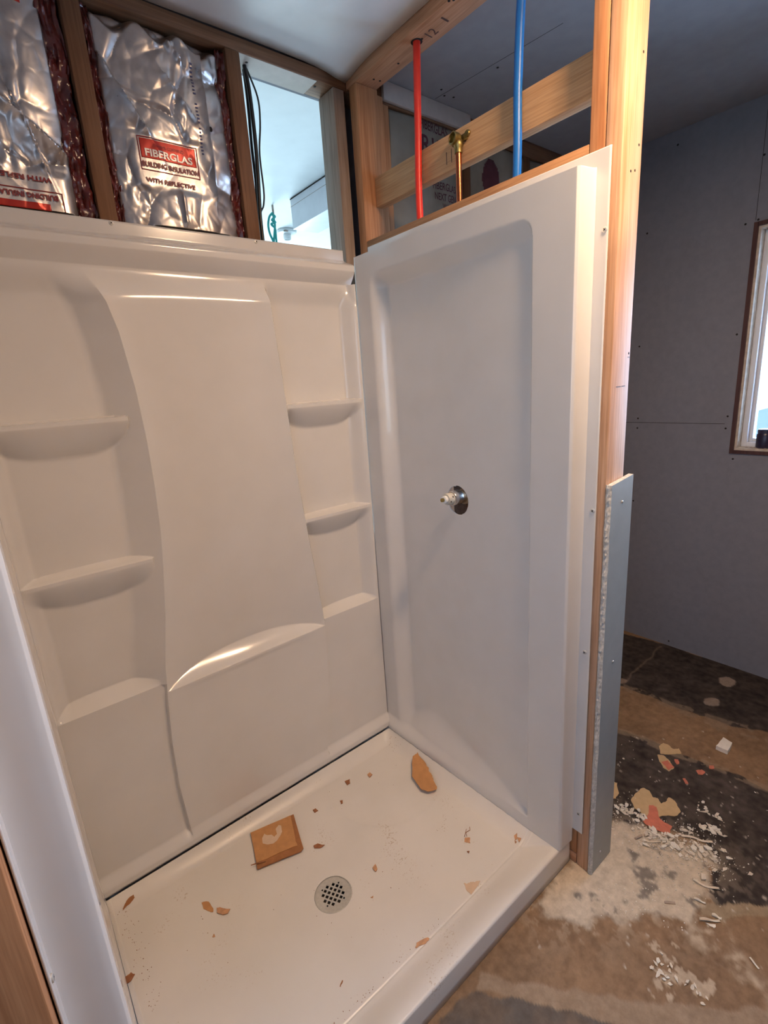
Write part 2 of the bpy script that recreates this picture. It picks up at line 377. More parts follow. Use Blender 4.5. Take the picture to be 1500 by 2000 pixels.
# ------------------------------------------------------------------ the setting
W, D, ZC, X2 = 1.2445, 0.922, 2.520, 1.5322      # alcove width and depth, ceiling height, far wall
def stain_colors(X, Y):
    """real stains, adhesive bands and plaster dust on the slab"""
    polys = {}
    def fp(pts): return np.array([at(p, 2, 0.0)[:2] for p in pts])
    dark1 = fp([(1150, 1405), (1200, 1420), (1240, 1435), (1290, 1452), (1325, 1472), (1400, 1500), (1450, 1518), (1500, 1545), (1700, 1610), (1750, 1800), (1500, 1765), (1440, 1768), (1400, 1768), (1380, 1745), (1395, 1720), (1400, 1690), (1380, 1650), (1330, 1625), (1280, 1612), (1230, 1612), (1190, 1618), (1120, 1600)])
    dark0 = fp([(1150, 1225), (1210, 1236), (1300, 1258), (1400, 1293), (1500, 1322), (1700, 1380), (1700, 1480), (1500, 1430), (1440, 1420), (1380, 1400), (1330, 1385), (1280, 1365), (1215, 1340), (1150, 1320)])
    dust = fp([(1170, 1600), (1215, 1606), (1260, 1618), (1300, 1632), (1360, 1650), (1400, 1685), (1392, 1720), (1360, 1750), (1372, 1775), (1330, 1792), (1250, 1785), (1180, 1795), (1120, 1803), (1060, 1790), (1040, 1770), (1118, 1690)])
    dark3 = fp([(930, 1935), (960, 1948), (1010, 1943), (1060, 1965), (1110, 1975), (1160, 1985), (1230, 2002), (1300, 2060), (1200, 2200), (800, 2200), (860, 1990)])
    light3 = fp([(940, 1905), (1000, 1915), (1080, 1925), (1160, 1940), (1260, 1955), (1400, 1968), (1500, 1972), (1700, 1990), (1700, 2100), (1300, 2060), (1230, 2002), (1160, 1985), (1060, 1965), (1010, 1943), (930, 1935)])
    light2 = fp([(1370, 1768), (1400, 1764), (1500, 1762), (1700, 1770), (1700, 1800), (1500, 1787), (1440, 1790), (1410, 1800), (1370, 1795)])
    streak = fp([(1330, 1790), (1370, 1850), (1420, 1890), (1500, 1965), (1600, 2040), (1600, 1990), (1500, 1915), (1460, 1865), (1400, 1815)])
    edge1 = fp([(1150, 1400), (1240, 1430), (1325, 1465), (1400, 1492), (1500, 1535), (1500, 1548), (1400, 1505), (1320, 1478), (1240, 1442), (1150, 1410)])
    edge0 = fp([(1215, 1335), (1280, 1358), (1380, 1392), (1440, 1412), (1500, 1422), (1500, 1448), (1400, 1425), (1350, 1400), (1280, 1372), (1215, 1345)])
    def sd(poly, x, y):
        n = len(poly); ins = np.zeros(x.shape, bool); d = np.full(x.shape, 9.0)
        for i in range(n):
            x1, y1 = poly[i]; x2, y2 = poly[(i + 1) % n]
            c = ((y1 > y) != (y2 > y)) & (x < (x2 - x1) * (y - y1) / (y2 - y1 + 1e-12) + x1); ins ^= c
            t = np.clip(((x - x1) * (x2 - x1) + (y - y1) * (y2 - y1)) / ((x2 - x1) ** 2 + (y2 - y1) ** 2 + 1e-12), 0, 1)
            d = np.minimum(d, np.hypot(x - x1 - t * (x2 - x1), y - y1 - t * (y2 - y1)))
        return np.where(ins, -d, d)
    sh = X.shape; xf, yf = X.ravel(), Y.ravel()
    def fbm(s, o, oc=4):
        return np.array([noise.fractal(Vector((a * s + o, b * s, o * 0.37)), 0.9, 2.0, oc) for a, b in zip(xf, yf)])
    n1 = fbm(14, 1.3, 5); n2 = fbm(14, 7.7, 5); n3 = fbm(40, 3.1, 3); n4 = fbm(5, 11.0, 3)
    x = xf + n1 * 0.012; y = yf + n2 * 0.012
    col = np.tile(np.array([0.265, 0.165, 0.092]), (xf.size, 1)) * (1 + 0.22 * n4)[:, None] * (1 + 0.12 * n3)[:, None]
    def over(col, c, a): return col * (1 - a[:, None]) + np.array(c) * a[:, None]
    a = sst(0.5 - sd(light3, x, y) / 0.006); col = over(col, (0.36, 0.265, 0.18), a * (0.8 + 0.2 * n3))
    a = sst(0.5 - sd(light2, x, y) / 0.006); col = over(col, (0.37, 0.28, 0.18), a)
    a = sst(0.5 - sd(dark3, x, y) / 0.004); col = over(col, (0.125, 0.105, 0.088), a * (0.85 + 0.3 * n1).clip(0, 1))
    a = sst(0.5 - sd(dark1, x, y) / 0.004); dk = np.array([0.062, 0.048, 0.041]) * (1 + 0.5 * n3 + 0.5 * n1)[:, None]
    col = col * (1 - a[:, None]) + dk * a[:, None]
    a = sst(0.5 - sd(dark0, x, y) / 0.006); col = col * (1 - a[:, None]) + dk * 0.8 * a[:, None]
    a = sst(0.5 - sd(edge1, x, y) / 0.008) * (n1 > -0.15) * 0.55; col = over(col, (0.33, 0.25, 0.17), a)
    a = sst(0.5 - sd(edge0, x, y) / 0.01) * (n2 > -0.1) * 0.5; col = over(col, (0.30, 0.22, 0.15), a)
    # scraped tile-joint line across the far dark band
    jl = at((1222, 1330), 2, 0)[:2], at((1290, 1262), 2, 0)[:2]
    dl = sd(np.array([jl[0], jl[1], jl[1] + 0.001]), x, y); col = over(col, (0.24, 0.18, 0.13), sst(1 - dl / 0.009) * 0.5)
    # plaster dust, thin over a wide apron and thick in the middle
    s = sd(dust, xf + n1 * 0.03, yf + n2 * 0.03)
    thick = sst(0.5 - s / 0.03)
    worn = sst((n1 * 0.7 + n3 * 0.6 + 0.5 - np.exp(-((xf - 0.13) ** 2 + (yf + 1.06) ** 2) / 0.0035) * 0.75 - np.exp(-((xf - 0.17) ** 2 + (yf + 0.985) ** 2) / 0.0010) * 0.6) / 0.45 + 0.7)
    bare = np.array([0.20, 0.19, 0.17]); col = col * (1 - (thick * 0.8)[:, None]) + bare * (thick * 0.8)[:, None]
    col = over(col, (0.66, 0.56, 0.43), thick * worn.clip(0.10, 1) * 0.95)
    apron = np.exp(-np.clip(s, 0, 9) / 0.045) * (n1 + n3 * 0.8 > 0.0) * 0.5; col = over(col, (0.56, 0.46, 0.34), apron * (s > 0))
    s2 = sd(streak, xf + n1 * 0.03, yf + n2 * 0.03)
    col = over(col, (0.60, 0.49, 0.36), sst(0.6 - s2 / 0.03) * sst(0.45 + n1 * 0.9 + n3 * 0.5) * 0.75)
    # pale spots and round dabs
    for cpt, rr, cc in (((1420, 1331), 0.034, (0.34, 0.27, 0.22)), ((1390, 1370), 0.028, (0.32, 0.25, 0.20)), ((1217, 1330), 0.02, (0.3, 0.22, 0.16)),
                        ((1300, 1880), 0.02, (0.55, 0.44, 0.32)), ((1312, 1905), 0.024, (0.55, 0.44, 0.32)), ((1370, 1945), 0.016, (0.55, 0.44, 0.32))):
        q = at(cpt, 2, 0); dd = np.hypot((xf - q[0]) / 1.3, yf - q[1]) + n1 * (0.010 if cc[0] < .5 else 0.05) + n3 * (0.004 if cc[0] < .5 else 0.03)
        col = over(col, cc, sst(0.5 - (dd - rr) / 0.005) * 0.9)
    # splatter of fine plaster spots
    rs = np.random.default_rng(3)
    for _ in range(420):
        px_ = rs.uniform(-0.3, 1.0); py_ = rs.uniform(-1.45, -0.75); r_ = rs.uniform(0.0015, 0.0050) * (1.6 if rs.random() < .1 else 1)
        k = np.exp(-((px_ - 0.30) ** 2 + (py_ + 1.1) ** 2) / 0.16)
        if rs.random() > k: continue
        dd = np.hypot(xf - px_, (yf - py_) * rs.uniform(0.6, 1.6)); col = over(col, (0.62, 0.55, 0.46), sst(1.2 - dd / r_))
    return np.clip(col, 0.01, 0.9).reshape(sh + (3,))
def floor_piece(x0, x1, y0, y1, step):
    xs = np.linspace(x0, x1, max(2, int((x1 - x0) / step) + 1)); ys = np.linspace(y0, y1, max(2, int((y1 - y0) / step) + 1))
    return np.meshgrid(xs, ys, indexing='ij')
def build_floor():
    xs = np.unique(np.concatenate([np.linspace(-2.3, -0.75, 12), np.linspace(-0.75, 1.56, 462), [1.62]]))
    ys = np.unique(np.concatenate([np.linspace(-3.3, -1.5, 12), np.linspace(-1.5, -0.2, 261), [0.0, 0.10]]))
    X, Y = np.meshgrid(xs, ys, indexing='ij')
    P = np.stack([X, Y, np.zeros_like(X)], -1)
    C = stain_colors(X, Y)
    o = grid_obj('floor', P, M['floor'], smooth=None)
    at_ = o.data.color_attributes.new('stain', 'FLOAT_COLOR', 'POINT')
    at_.data.foreach_set('color', np.concatenate([C.reshape(-1, 3), np.ones((X.size, 1))], 1).ravel())
    md = o.modifiers.new('slab', 'SOLIDIFY'); md.thickness = 0.08; md.offset = -1
    tag(o, 'bare concrete floor with dark adhesive bands and plaster dust', 'floor', kind='structure')
build_floor()

def struct(o, label, cat): return tag(o, label, cat, kind='structure')
def slab_with_opening(name, fixed_ax, a, b, u0, u1, z0, z1, holes, mat):
    """wall plane thickened from a to b on fixed axis, with rectangular holes (u0,u1,z0,z1)"""
    bm = bmesh.new(); us = sorted({u0, u1} | {h[0] for h in holes} | {h[1] for h in holes}); zs = sorted({z0, z1} | {h[2] for h in holes} | {h[3] for h in holes})
    for i in range(len(us) - 1):
        for j in range(len(zs) - 1):
            uc, zc = (us[i] + us[i + 1]) / 2, (zs[j] + zs[j + 1]) / 2
            if any(h[0] < uc < h[1] and h[2] < zc < h[3] for h in holes): continue
            lo_ = [0, 0, zs[j]]; hi = [0, 0, zs[j + 1]]
            lo_[fixed_ax], hi[fixed_ax] = a, b; lo_[1 - fixed_ax], hi[1 - fixed_ax] = us[i], us[i + 1]
            bx(bm, lo_, hi)
    bmesh.ops.remove_doubles(bm, verts=bm.verts, dist=1e-5)
    dup = {}
    for f in bm.faces: dup.setdefault(tuple(sorted(v.index for v in f.verts)), []).append(f)
    bm.verts.index_update(); dup = {}
    for f in bm.faces: dup.setdefault(tuple(sorted(v.index for v in f.verts)), []).append(f)
    bmesh.ops.delete(bm, geom=[f for l in dup.values() if len(l) > 1 for f in l], context='FACES')
    return bm_obj(name, bm, mat)
WY0, WY1, WZ0, WZ1 = -2.05, -0.765, 1.098, 2.045
wr = struct(slab_with_opening('wall_right', 0, X2, X2 + 0.14, -3.3, 0.0, 0.0, ZC, [(WY0, WY1, WZ0, WZ1)], M['drywall']), 'unpainted grey drywall wall with the window, dotted with screws', 'wall')
# taped-less joints between the sheets and screw dimples
box('sheet_joint', (X2 - 0.0006, -0.72, 1.2195), (X2 + 0.001, -0.0, 1.2215), M['hole'], wr)
box('sheet_joint', (X2 - 0.0006, -0.7545, WZ1 + 0.022), (X2 + 0.001, -0.753, ZC), M['hole'], wr)
for (px_, py_) in [(1264, 456), (1248.8, 676.8), (1246, 817.2), (1244.8, 836), (1456, 438), (1481.2, 428.8), (1439.2, 653.2), (1421.2, 813.2), (1417.2, 836.8), (1431.2, 896.4), (1236.8, 978), (1324, 282.8), (1493, 302), (1306, 1252)]:
    q = at((px_, py_), 0, X2); bm = bmesh.new(); lathe(bm, [(0, 0.0008), (0.0042, 0.0006), (0.0048, -0.001), (0, -0.001)], q, (-1, 0, 0), 12)
    bm_obj('screw_head', bm, M['hole'], wr)
ceil = struct(box('ceiling', (-2.3, -3.3, ZC), (X2 + 0.14, 0.104, ZC + 0.013), M['ceil_grey']), 'grey drywall ceiling of the room right of the shower', 'ceiling')
for (px_, py_) in [(972, 132), (862, 175), (886, 190), (1010, 62), (868, 187)]:
    q = at((px_, py_), 2, ZC); bm = bmesh.new(); lathe(bm, [(0, 0.0008), (0.004, 0.0006), (0.005, -0.001), (0, -0.001)], q, (0, 0, -1), 12)
    bm_obj('screw_head', bm, M['hole'], ceil)
q0, q1 = at((850, 193), 2, ZC), at((1100, 45), 2, ZC)
tube_obj('sheet_joint', [q0 + np.array([0, 0, 0.0006]), q1 + np.array([0, 0, 0.0006])], 0.0011, M['hole'], ceil, 6)
# paler painted ceiling sheet over the shower, sagging a little at its inner corner
xs = np.linspace(-2.25, -0.004, 60); ys = np.linspace(-1.9, -0.003, 50); X, Y = np.meshgrid(xs, ys, indexing='ij')
Z = 2.4865 - 0.016 * np.exp(-((X + 0.0) ** 2 + (Y + 0.0) ** 2) / 0.006) - 0.003 * np.sin(X * 5) * np.cos(Y * 4)
struct(grid_obj('ceiling', np.stack([X, Y, Z], -1), M['ceil_white'], smooth=180, thick=0.006, off=-1.0), 'white painted ceiling sheet above the shower', 'ceiling')
struct(slab_with_opening('wall_front', 1, -3.2, -3.3, -2.3, X2, 0.0, ZC, [], M['drywall']), 'drywall wall behind the viewer', 'wall')
struct(slab_with_opening('wall_left', 0, -2.3, -2.2, -3.2, 0.1, 0.0, ZC, [(-2.4, -1.5, 1.05, 2.05)], M['drywall']), 'drywall wall left of the shower with a window', 'wall')
# the other room behind the stud wall
struct(box('ceiling', (-2.3, 0.1055, 2.505), (3.2, 4.6, 2.52), M['room_white']), 'bright white ceiling of the room behind the shower', 'ceiling')
struct(slab_with_opening('wall_back', 1, 4.6, 4.7, -2.3, 3.2, 0, 2.52, [(0.3, 2.1, 0.6, 2.0)], M['room_white']), 'white far wall of the room behind', 'wall')
struct(box('wall_left', (-2.3, 0.2, 0), (-2.2, 4.6, 2.505), M['room_white']), 'white side wall of the room behind', 'wall')
struct(box('wall_right', (3.2, 0.1, 0), (3.3, 4.6, 2.505), M['room_white']), 'white right wall of the room behind', 'wall')
struct(box('floor', (-2.3, 0.11, -0.08), (3.3, 4.6, 0.0), M['room_white']), 'pale floor of the room behind', 'floor')
struct(slab_with_opening('wall_back', 1, 0.093, 0.105, -2.2, 3.2, 0, 2.519, [(-0.373, -0.010, 0.9, 2.455)], M['drywall']), 'drywall on the far side of the stud wall', 'wall')

struct(box('ground', (1.9, -20, -0.35), (40, 4.0, -0.30), M['room_white']), 'pale ground outside the window', 'ground')
# window on the right wall
wn = empty('window_1', (X2 + 0.07, (WY0 + WY1) / 2, WZ0)); struct(wn, 'white vinyl window with dark wooden casing on the grey wall', 'window')
bm = bmesh.new(); xo = X2 - 0.006; xi = X2 + 0.012; t_ = 0.014
for lo_, hi in (((xo, WY1 - 0.002, WZ0 - t_), (X2 + 0.05, WY1 + t_, WZ1 + t_)), ((xo, WY0 - t_, WZ0 - t_), (X2 + 0.05, WY0 + 0.002, WZ1 + t_)), ((xo, WY0, WZ0 - t_), (X2 + 0.05, WY1, WZ0 + 0.002)), ((xo, WY0, WZ1 - 0.002), (X2 + 0.05, WY1, WZ1 + t_))): bx(bm, lo_, hi)
bm_obj('casing', bm, M['trimdark'], wn)['label'] = 'dark maroon wooden casing edge'
bm = bmesh.new()
for lo_, hi in (((X2 + 0.004, WY1 - 0.012, WZ0), (X2 + 0.085, WY1 - 0.0021, WZ1)), ((X2 + 0.004, WY0 + 0.0021, WZ0), (X2 + 0.085, WY0 + 0.012, WZ1)), ((X2 + 0.004, WY0 + 0.012, WZ0 + 0.0021), (X2 + 0.085, WY1 - 0.012, WZ0 + 0.012)), ((X2 + 0.004, WY0 + 0.012, WZ1 - 0.012), (X2 + 0.085, WY1 - 0.012, WZ1 - 0.0021))): bx(bm, lo_, hi)
bm_obj('reveal', bm, M['reveal'], wn)
def frame_ring(bm, x0, x1, ya, yb, za, zb, w_):
    for lo_, hi in (((x0, yb - w_, za), (x1, yb, zb)), ((x0, ya, za), (x1, ya + w_, zb)), ((x0, ya + w_, za), (x1, yb - w_, za + w_)), ((x0, ya + w_, zb - w_), (x1, yb - w_, zb))): bx(bm, lo_, hi, 0.002)
bm = bmesh.new(); frame_ring(bm, X2 + 0.055, X2 + 0.135, WY0 + 0.0125, WY1 - 0.0125, WZ0 + 0.0125, WZ1 - 0.0125, 0.022); bm_obj('window_frame', bm, M['vinyl'], wn, 30)
bm = bmesh.new(); frame_ring(bm, X2 + 0.08, X2 + 0.12, WY0 + 0.035, WY1 - 0.035, WZ0 + 0.035, WZ1 - 0.035, 0.014); bx(bm, (X2 + 0.078, (WY0 + WY1) / 2 - 0.02, WZ0 + 0.035), (X2 + 0.122, (WY0 + WY1) / 2 + 0.02, WZ1 - 0.035), 0.002); bm_obj('sash', bm, M['vinyl'], wn, 30)
box('pane', (X2 + 0.098, WY0 + 0.050, WZ0 + 0.050), (X2 + 0.102, WY1 - 0.050, WZ1 - 0.050), M['glass'], wn)
bm = bmesh.new()
for k in range(22):
    y_ = random.uniform(WY1 - 0.16, WY1 - 0.03); x_ = X2 + random.uniform(0.01, 0.05)
    bmesh.ops.create_icosphere(bm, subdivisions=1, radius=random.uniform(0.003, 0.008), matrix=Matrix.Translation((x_, y_, WZ0 + 0.013)) @ Matrix.Diagonal((1, 1.3, 0.4, 1)))
tag(bm_obj('sill_grit', bm, M['grime']), 'loose grey grit lying on the window sill', 'grit', kind='stuff')
jr = empty('jar', (X2 + 0.045, -0.87, WZ0 + 0.0125)); tag(jr, 'dark plastic jar standing on the window sill, cut by the photo edge', 'jar')
bm = bmesh.new(); lathe(bm, [(0, 0), (0.030, 0), (0.032, 0.004), (0.032, 0.06), (0.028, 0.068), (0, 0.068)], (X2 + 0.045, -0.87, WZ0 + 0.0125)); bm_obj('body', bm, M['darkjar'], jr, 40)
bm = bmesh.new(); lathe(bm, [(0, 0.0685), (0.030, 0.0685), (0.030, 0.082), (0.026, 0.085), (0, 0.085)], (X2 + 0.045, -0.87, WZ0 + 0.0125)); bm_obj('lid', bm, M['darkjar'], jr, 40)
w2 = empty('window_2', (-2.25, -1.95, 1.05)); struct(w2, 'white window in the wall left of the viewer', 'window')
bm = bmesh.new()
for lo_, hi in (((-2.29, -2.4, 1.05), (-2.22, -2.36, 2.05)), ((-2.29, -1.54, 1.05), (-2.22, -1.5, 2.05)), ((-2.29, -2.36, 1.05), (-2.22, -1.54, 1.09)), ((-2.29, -2.36, 2.01), (-2.22, -1.54, 2.05))): bx(bm, lo_, hi)
bm_obj('window_frame', bm, M['vinyl'], w2)
box('pane', (-2.262, -2.36, 1.09), (-2.258, -1.54, 2.01), M['glass'], w2)
w3 = empty('window_3', (1.2, 4.65, 0.6)); struct(w3, 'large window of the room behind', 'window')
box('pane', (0.3, 4.66, 0.6), (2.1, 4.664, 2.0), M['glass'], w3)

# ------------------------------------------------------------------ framing lumber
def board(name, lo_, hi, mat, label, cat, group=None, bev=0.0025):
    return tag(box(name, lo_, hi, mat, None, bev), label, cat, group)
G1 = 'studs of the back wall'
zt = 2.452
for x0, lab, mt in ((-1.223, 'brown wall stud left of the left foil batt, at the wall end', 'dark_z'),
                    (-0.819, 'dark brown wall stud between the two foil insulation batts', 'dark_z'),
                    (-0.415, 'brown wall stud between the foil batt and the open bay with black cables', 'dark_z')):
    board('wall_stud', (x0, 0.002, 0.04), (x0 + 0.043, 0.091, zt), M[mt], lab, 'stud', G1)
board('wall_stud', (-0.052, 0.002, 0.04), (-0.009, 0.091, zt), M['grey_z'], 'greyed wall stud on the right side of the open bay, in the shower corner', 'stud', G1)
board('sole_plate', (-2.1, 0.002, 0.0), (X2 - 0.002, 0.091, 0.038), M['plate_x'], 'bottom plate of the back stud wall, on the concrete', 'plate')
tp = board('top_plate', (-2.1, 0.002, 2.4535), (0.0, 0.091, 2.4885), M['plate_x'], 'old brown top plate over the back wall studs, under the white ceiling', 'plate')
box('pale_plaster_patch', (-0.372, 0.006, 2.4525), (-0.11, 0.090, 2.4537), M['batten'], tp)['label'] = 'pale plaster-smeared underside'
for xx in (-0.335, -0.10):
    bm = bmesh.new(); lathe(bm, [(0, 0.0006), (0.004, 0.0005), (0.0045, -0.0005), (0, -0.0005)], (xx, 0.035, 2.4523), (0, 0, -1), 10); bm_obj('nail_hole', bm, M['hole'], tp)
board('top_plate', (0.004, 0.002, 2.456), (X2 - 0.002, 0.091, 2.5185), M['plate_x'], 'dark top plate at the back of the room right of the shower', 'plate')
# right stud wall
G2 = 'studs of the right shower wall'
board('wall_stud', (0.002, -0.052, 0.04), (0.090, -0.012, 2.4555), M['stud_z'], 'orange-brown wall stud in the shower corner, first of the right wall', 'stud', G2)
board('wall_stud', (0.002, -0.904, 0.04), (0.090, -0.868, 2.4555), M['stud_z'], 'reddish wall stud tight behind the pale corner post', 'stud', G2)
post = board('corner_post', (0.002, -0.942, 0.0), (0.091, -0.9055, 2.4885), M['post_z'], 'pale pink-yellow upright post at the open end of the right shower wall', 'post')
for (px_, py_) in [(1232, 334), (1240, 333), (1228, 690), (1257, 101), (1248, 283)]:
    q = at((px_, py_), 1, -0.942)
    if 0.008 < q[0] < 0.085:
        bm = bmesh.new(); lathe(bm, [(0, 0.0006), (0.0026, 0.0005), (0.003, -0.0005), (0, -0.0005)], q, (0, -1, 0), 10); bm_obj('nail_hole', bm, M['hole'], post)
for z_, xa, xb in ((1.463, 0.028, 0.05), (1.463, 0.055, 0.072), (1.53, 0.078, 0.089)):
    box('pencil_mark', (xa, -0.9426, z_), (xb, -0.9418, z_ + 0.0016), M['print'], post)
board('wall_stud', (0.002, -0.345, 0.04), (0.090, -0.307, 1.925), M['stud_z'], 'wall stud hidden behind the right shower panel', 'stud', G2)
board('sole_plate', (0.002, -0.904, 0.0), (0.090, -0.0, 0.038), M['plate_y'], 'bottom plate of the right shower wall', 'plate')
tpr = board('top_plate', (0.0, -0.904, 2.456), (0.089, -0.0, 2.5185), M['plate_y'], 'fir top plate over the right shower wall with stamped grade marks', 'plate')
# stamped grade marks on its underside
def under(u, v): # u along -y, v along x
    return np.stack([0.03 + v, -0.43 - u, np.full_like(u, 2.4554)], -1)
def stamp(px_, txt, w_, h_):
    q = at(px_, 2, 2.4555)
    fn = lambda u, v: np.stack([q[0] + v - h_ / 2, q[1] + u - w_ / 2, np.full_like(u, 2.4553)], -1)
    # characters run along the plate and read from the shower side
    fn2 = lambda u, v: np.stack([q[0] - v + h_ / 2, q[1] - u + w_ / 2, np.full_like(u, 2.4553)], -1)
    text_obj('grade_stamp', txt, w_, h_, fn2, M['print'], tpr)
stamp((843, 64), '12', 0.030, 0.030); stamp((869, 38), '1', 0.006, 0.028)
for (px_, py_) in [(824, 76), (778, 124), (730, 155), (742, 158), (877, 2), (886, 0)]:
    q = at((px_, py_), 2, 2.456); bm = bmesh.new(); lathe(bm, [(0, 0.0008), (0.0035, 0.0006), (0.004, -0.0005), (0, -0.0005)], (q[0], q[1], 2.456), (0, 0, -1), 10); bm_obj('nail_hole', bm, M['hole'], tpr)
bl = board('blocking', (0.0555, -0.8675, 2.100), (0.090, -0.0525, 2.192), M['block_y'], 'pale horizontal blocking board behind the red and blue pipes', 'blocking')
bm = bmesh.new(); lathe(bm, [(0, 0.0008), (0.007, 0.0006), (0.008, -0.001), (0, -0.001)], (0.0555, -0.463, 2.158), (-1, 0, 0), 14); bm_obj('hole', bm, M['hole'], bl)
box('ink_mark', (0.0550, -0.3905, 2.118), (0.0558, -0.388, 2.150), M['print'], bl); box('ink_mark', (0.0550, -0.4105, 2.118), (0.0558, -0.408, 2.152), M['print'], bl)
board('blocking', (0.002, -0.8675, 1.93), (0.032, -0.0525, 1.989), M['brown_y'], 'rough brown nailer board along the top edge of the right shower panel', 'blocking')
# studs of the back wall in the right room
G3 = 'studs of the back wall right of the shower'
board('wall_stud', (0.133, 0.002, 0.04), (0.183, 0.091, 2.4555), M['stud_z'], 'orange-brown stud right behind the shower corner stud', 'stud', G3)
board('wall_stud', (0.0925, -0.030, 0.04), (0.131, 0.004 - 0.0045, 2.4555), M['stud_z'], 'narrow stud wedged behind the shower corner stud', 'stud', G3)
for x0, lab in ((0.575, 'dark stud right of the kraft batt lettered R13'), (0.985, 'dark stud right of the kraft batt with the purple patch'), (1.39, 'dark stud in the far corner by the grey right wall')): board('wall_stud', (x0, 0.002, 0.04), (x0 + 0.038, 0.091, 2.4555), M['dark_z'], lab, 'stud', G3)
board('ceiling_strip', (0.150, -0.016, 2.460), (0.60, -0.001, 2.5185), M['batten'], 'pale strip nailed where the grey ceiling meets the kraft batts', 'strip')
# left wall frame
sl = board('wall_stud', (-1.334, -0.952, 0.0), (-1.246, -0.914, 2.45), M['stud_z'], 'wood stud at the lower left corner beside the left shower panel', 'stud', 'studs of the left shower wall')
board('wall_stud', (-1.334, -0.90, 0.0), (-1.2465, -0.862, 2.45), M['dark_z'], 'stud hidden behind the flange of the left shower panel', 'stud', 'studs of the left shower wall')

# drywall strip screwed on the post end
ds = empty('drywall_strip', (0.05, -0.95, 0.0)); tag(ds, 'narrow blue-grey drywall strip screwed to the front of the corner post', 'drywall strip')
n = 90; zs = np.linspace(0.003, 1.227, n); X = np.zeros((n, 8, 3))
def strip_edge(z): return 0.004 + 0.0025 * noise.noise(Vector((0, 3, z * 14))) + 0.0018 * noise.noise(Vector((5, 3, z * 60)))
bm = bmesh.new(); rings = []
for z in zs:
    e = strip_edge(z); top = 0.010 * (1 if z > 1.226 else 0)
    pr = [(e, -0.9430), (0.116, -0.9430), (0.116, -0.9560), (e + 0.002, -0.9560)]
    rings.append([bm.verts.new((a, b, z + (a / 0.116) * 0.012 * (z / 1.227))) for a, b in pr])
for a, b in zip(rings, rings[1:]):
    for k in range(4): bm.faces.new((a[k], a[(k + 1) % 4], b[(k + 1) % 4], b[k]))
bm.faces.new(rings[0][::-1]); bm.faces.new(rings[-1])
o = bm_obj('paper_face', bm, M['bluepaper'], ds)
o.data.materials.append(M['gypsum'])
for f in o.data.polygons:
    if abs(f.normal.x) > 0.7 and f.center.x < 0 or f.normal.z > 0.8: f.material_index = 1
o['label'] = 'smooth blue-grey paper face'
X = np.zeros((160, 9, 3)); zz = np.linspace(0.003, 1.229, 160)
for i, z in enumerate(zz):
    for j in range(9):
        t = j / 8; wob = 0.0022 * noise.noise(Vector((j * 0.9, 8, z * 90))) + 0.0016 * noise.noise(Vector((j * 2.1, 1, z * 230)))
        X[i, j] = (strip_edge(z) - 0.0045 * math.sin(math.pi * t) - 0.001 + wob * (0.3 + math.sin(math.pi * t)), -0.9432 - 0.0132 * t, z)
grid_obj('broken_edge', X, M['gypsum'], ds, smooth=None, thick=0.002, off=0)['label'] = 'crumbly white gypsum edge'
for (px_, py_) in [(1215, 980), (1197, 1292), (1172, 1663)]: 
    q = at((px_, py_), 1, -0.956); screw('screw', (q[0], -0.9562, q[2]), (0, -1, 0), ds, 0.0036)

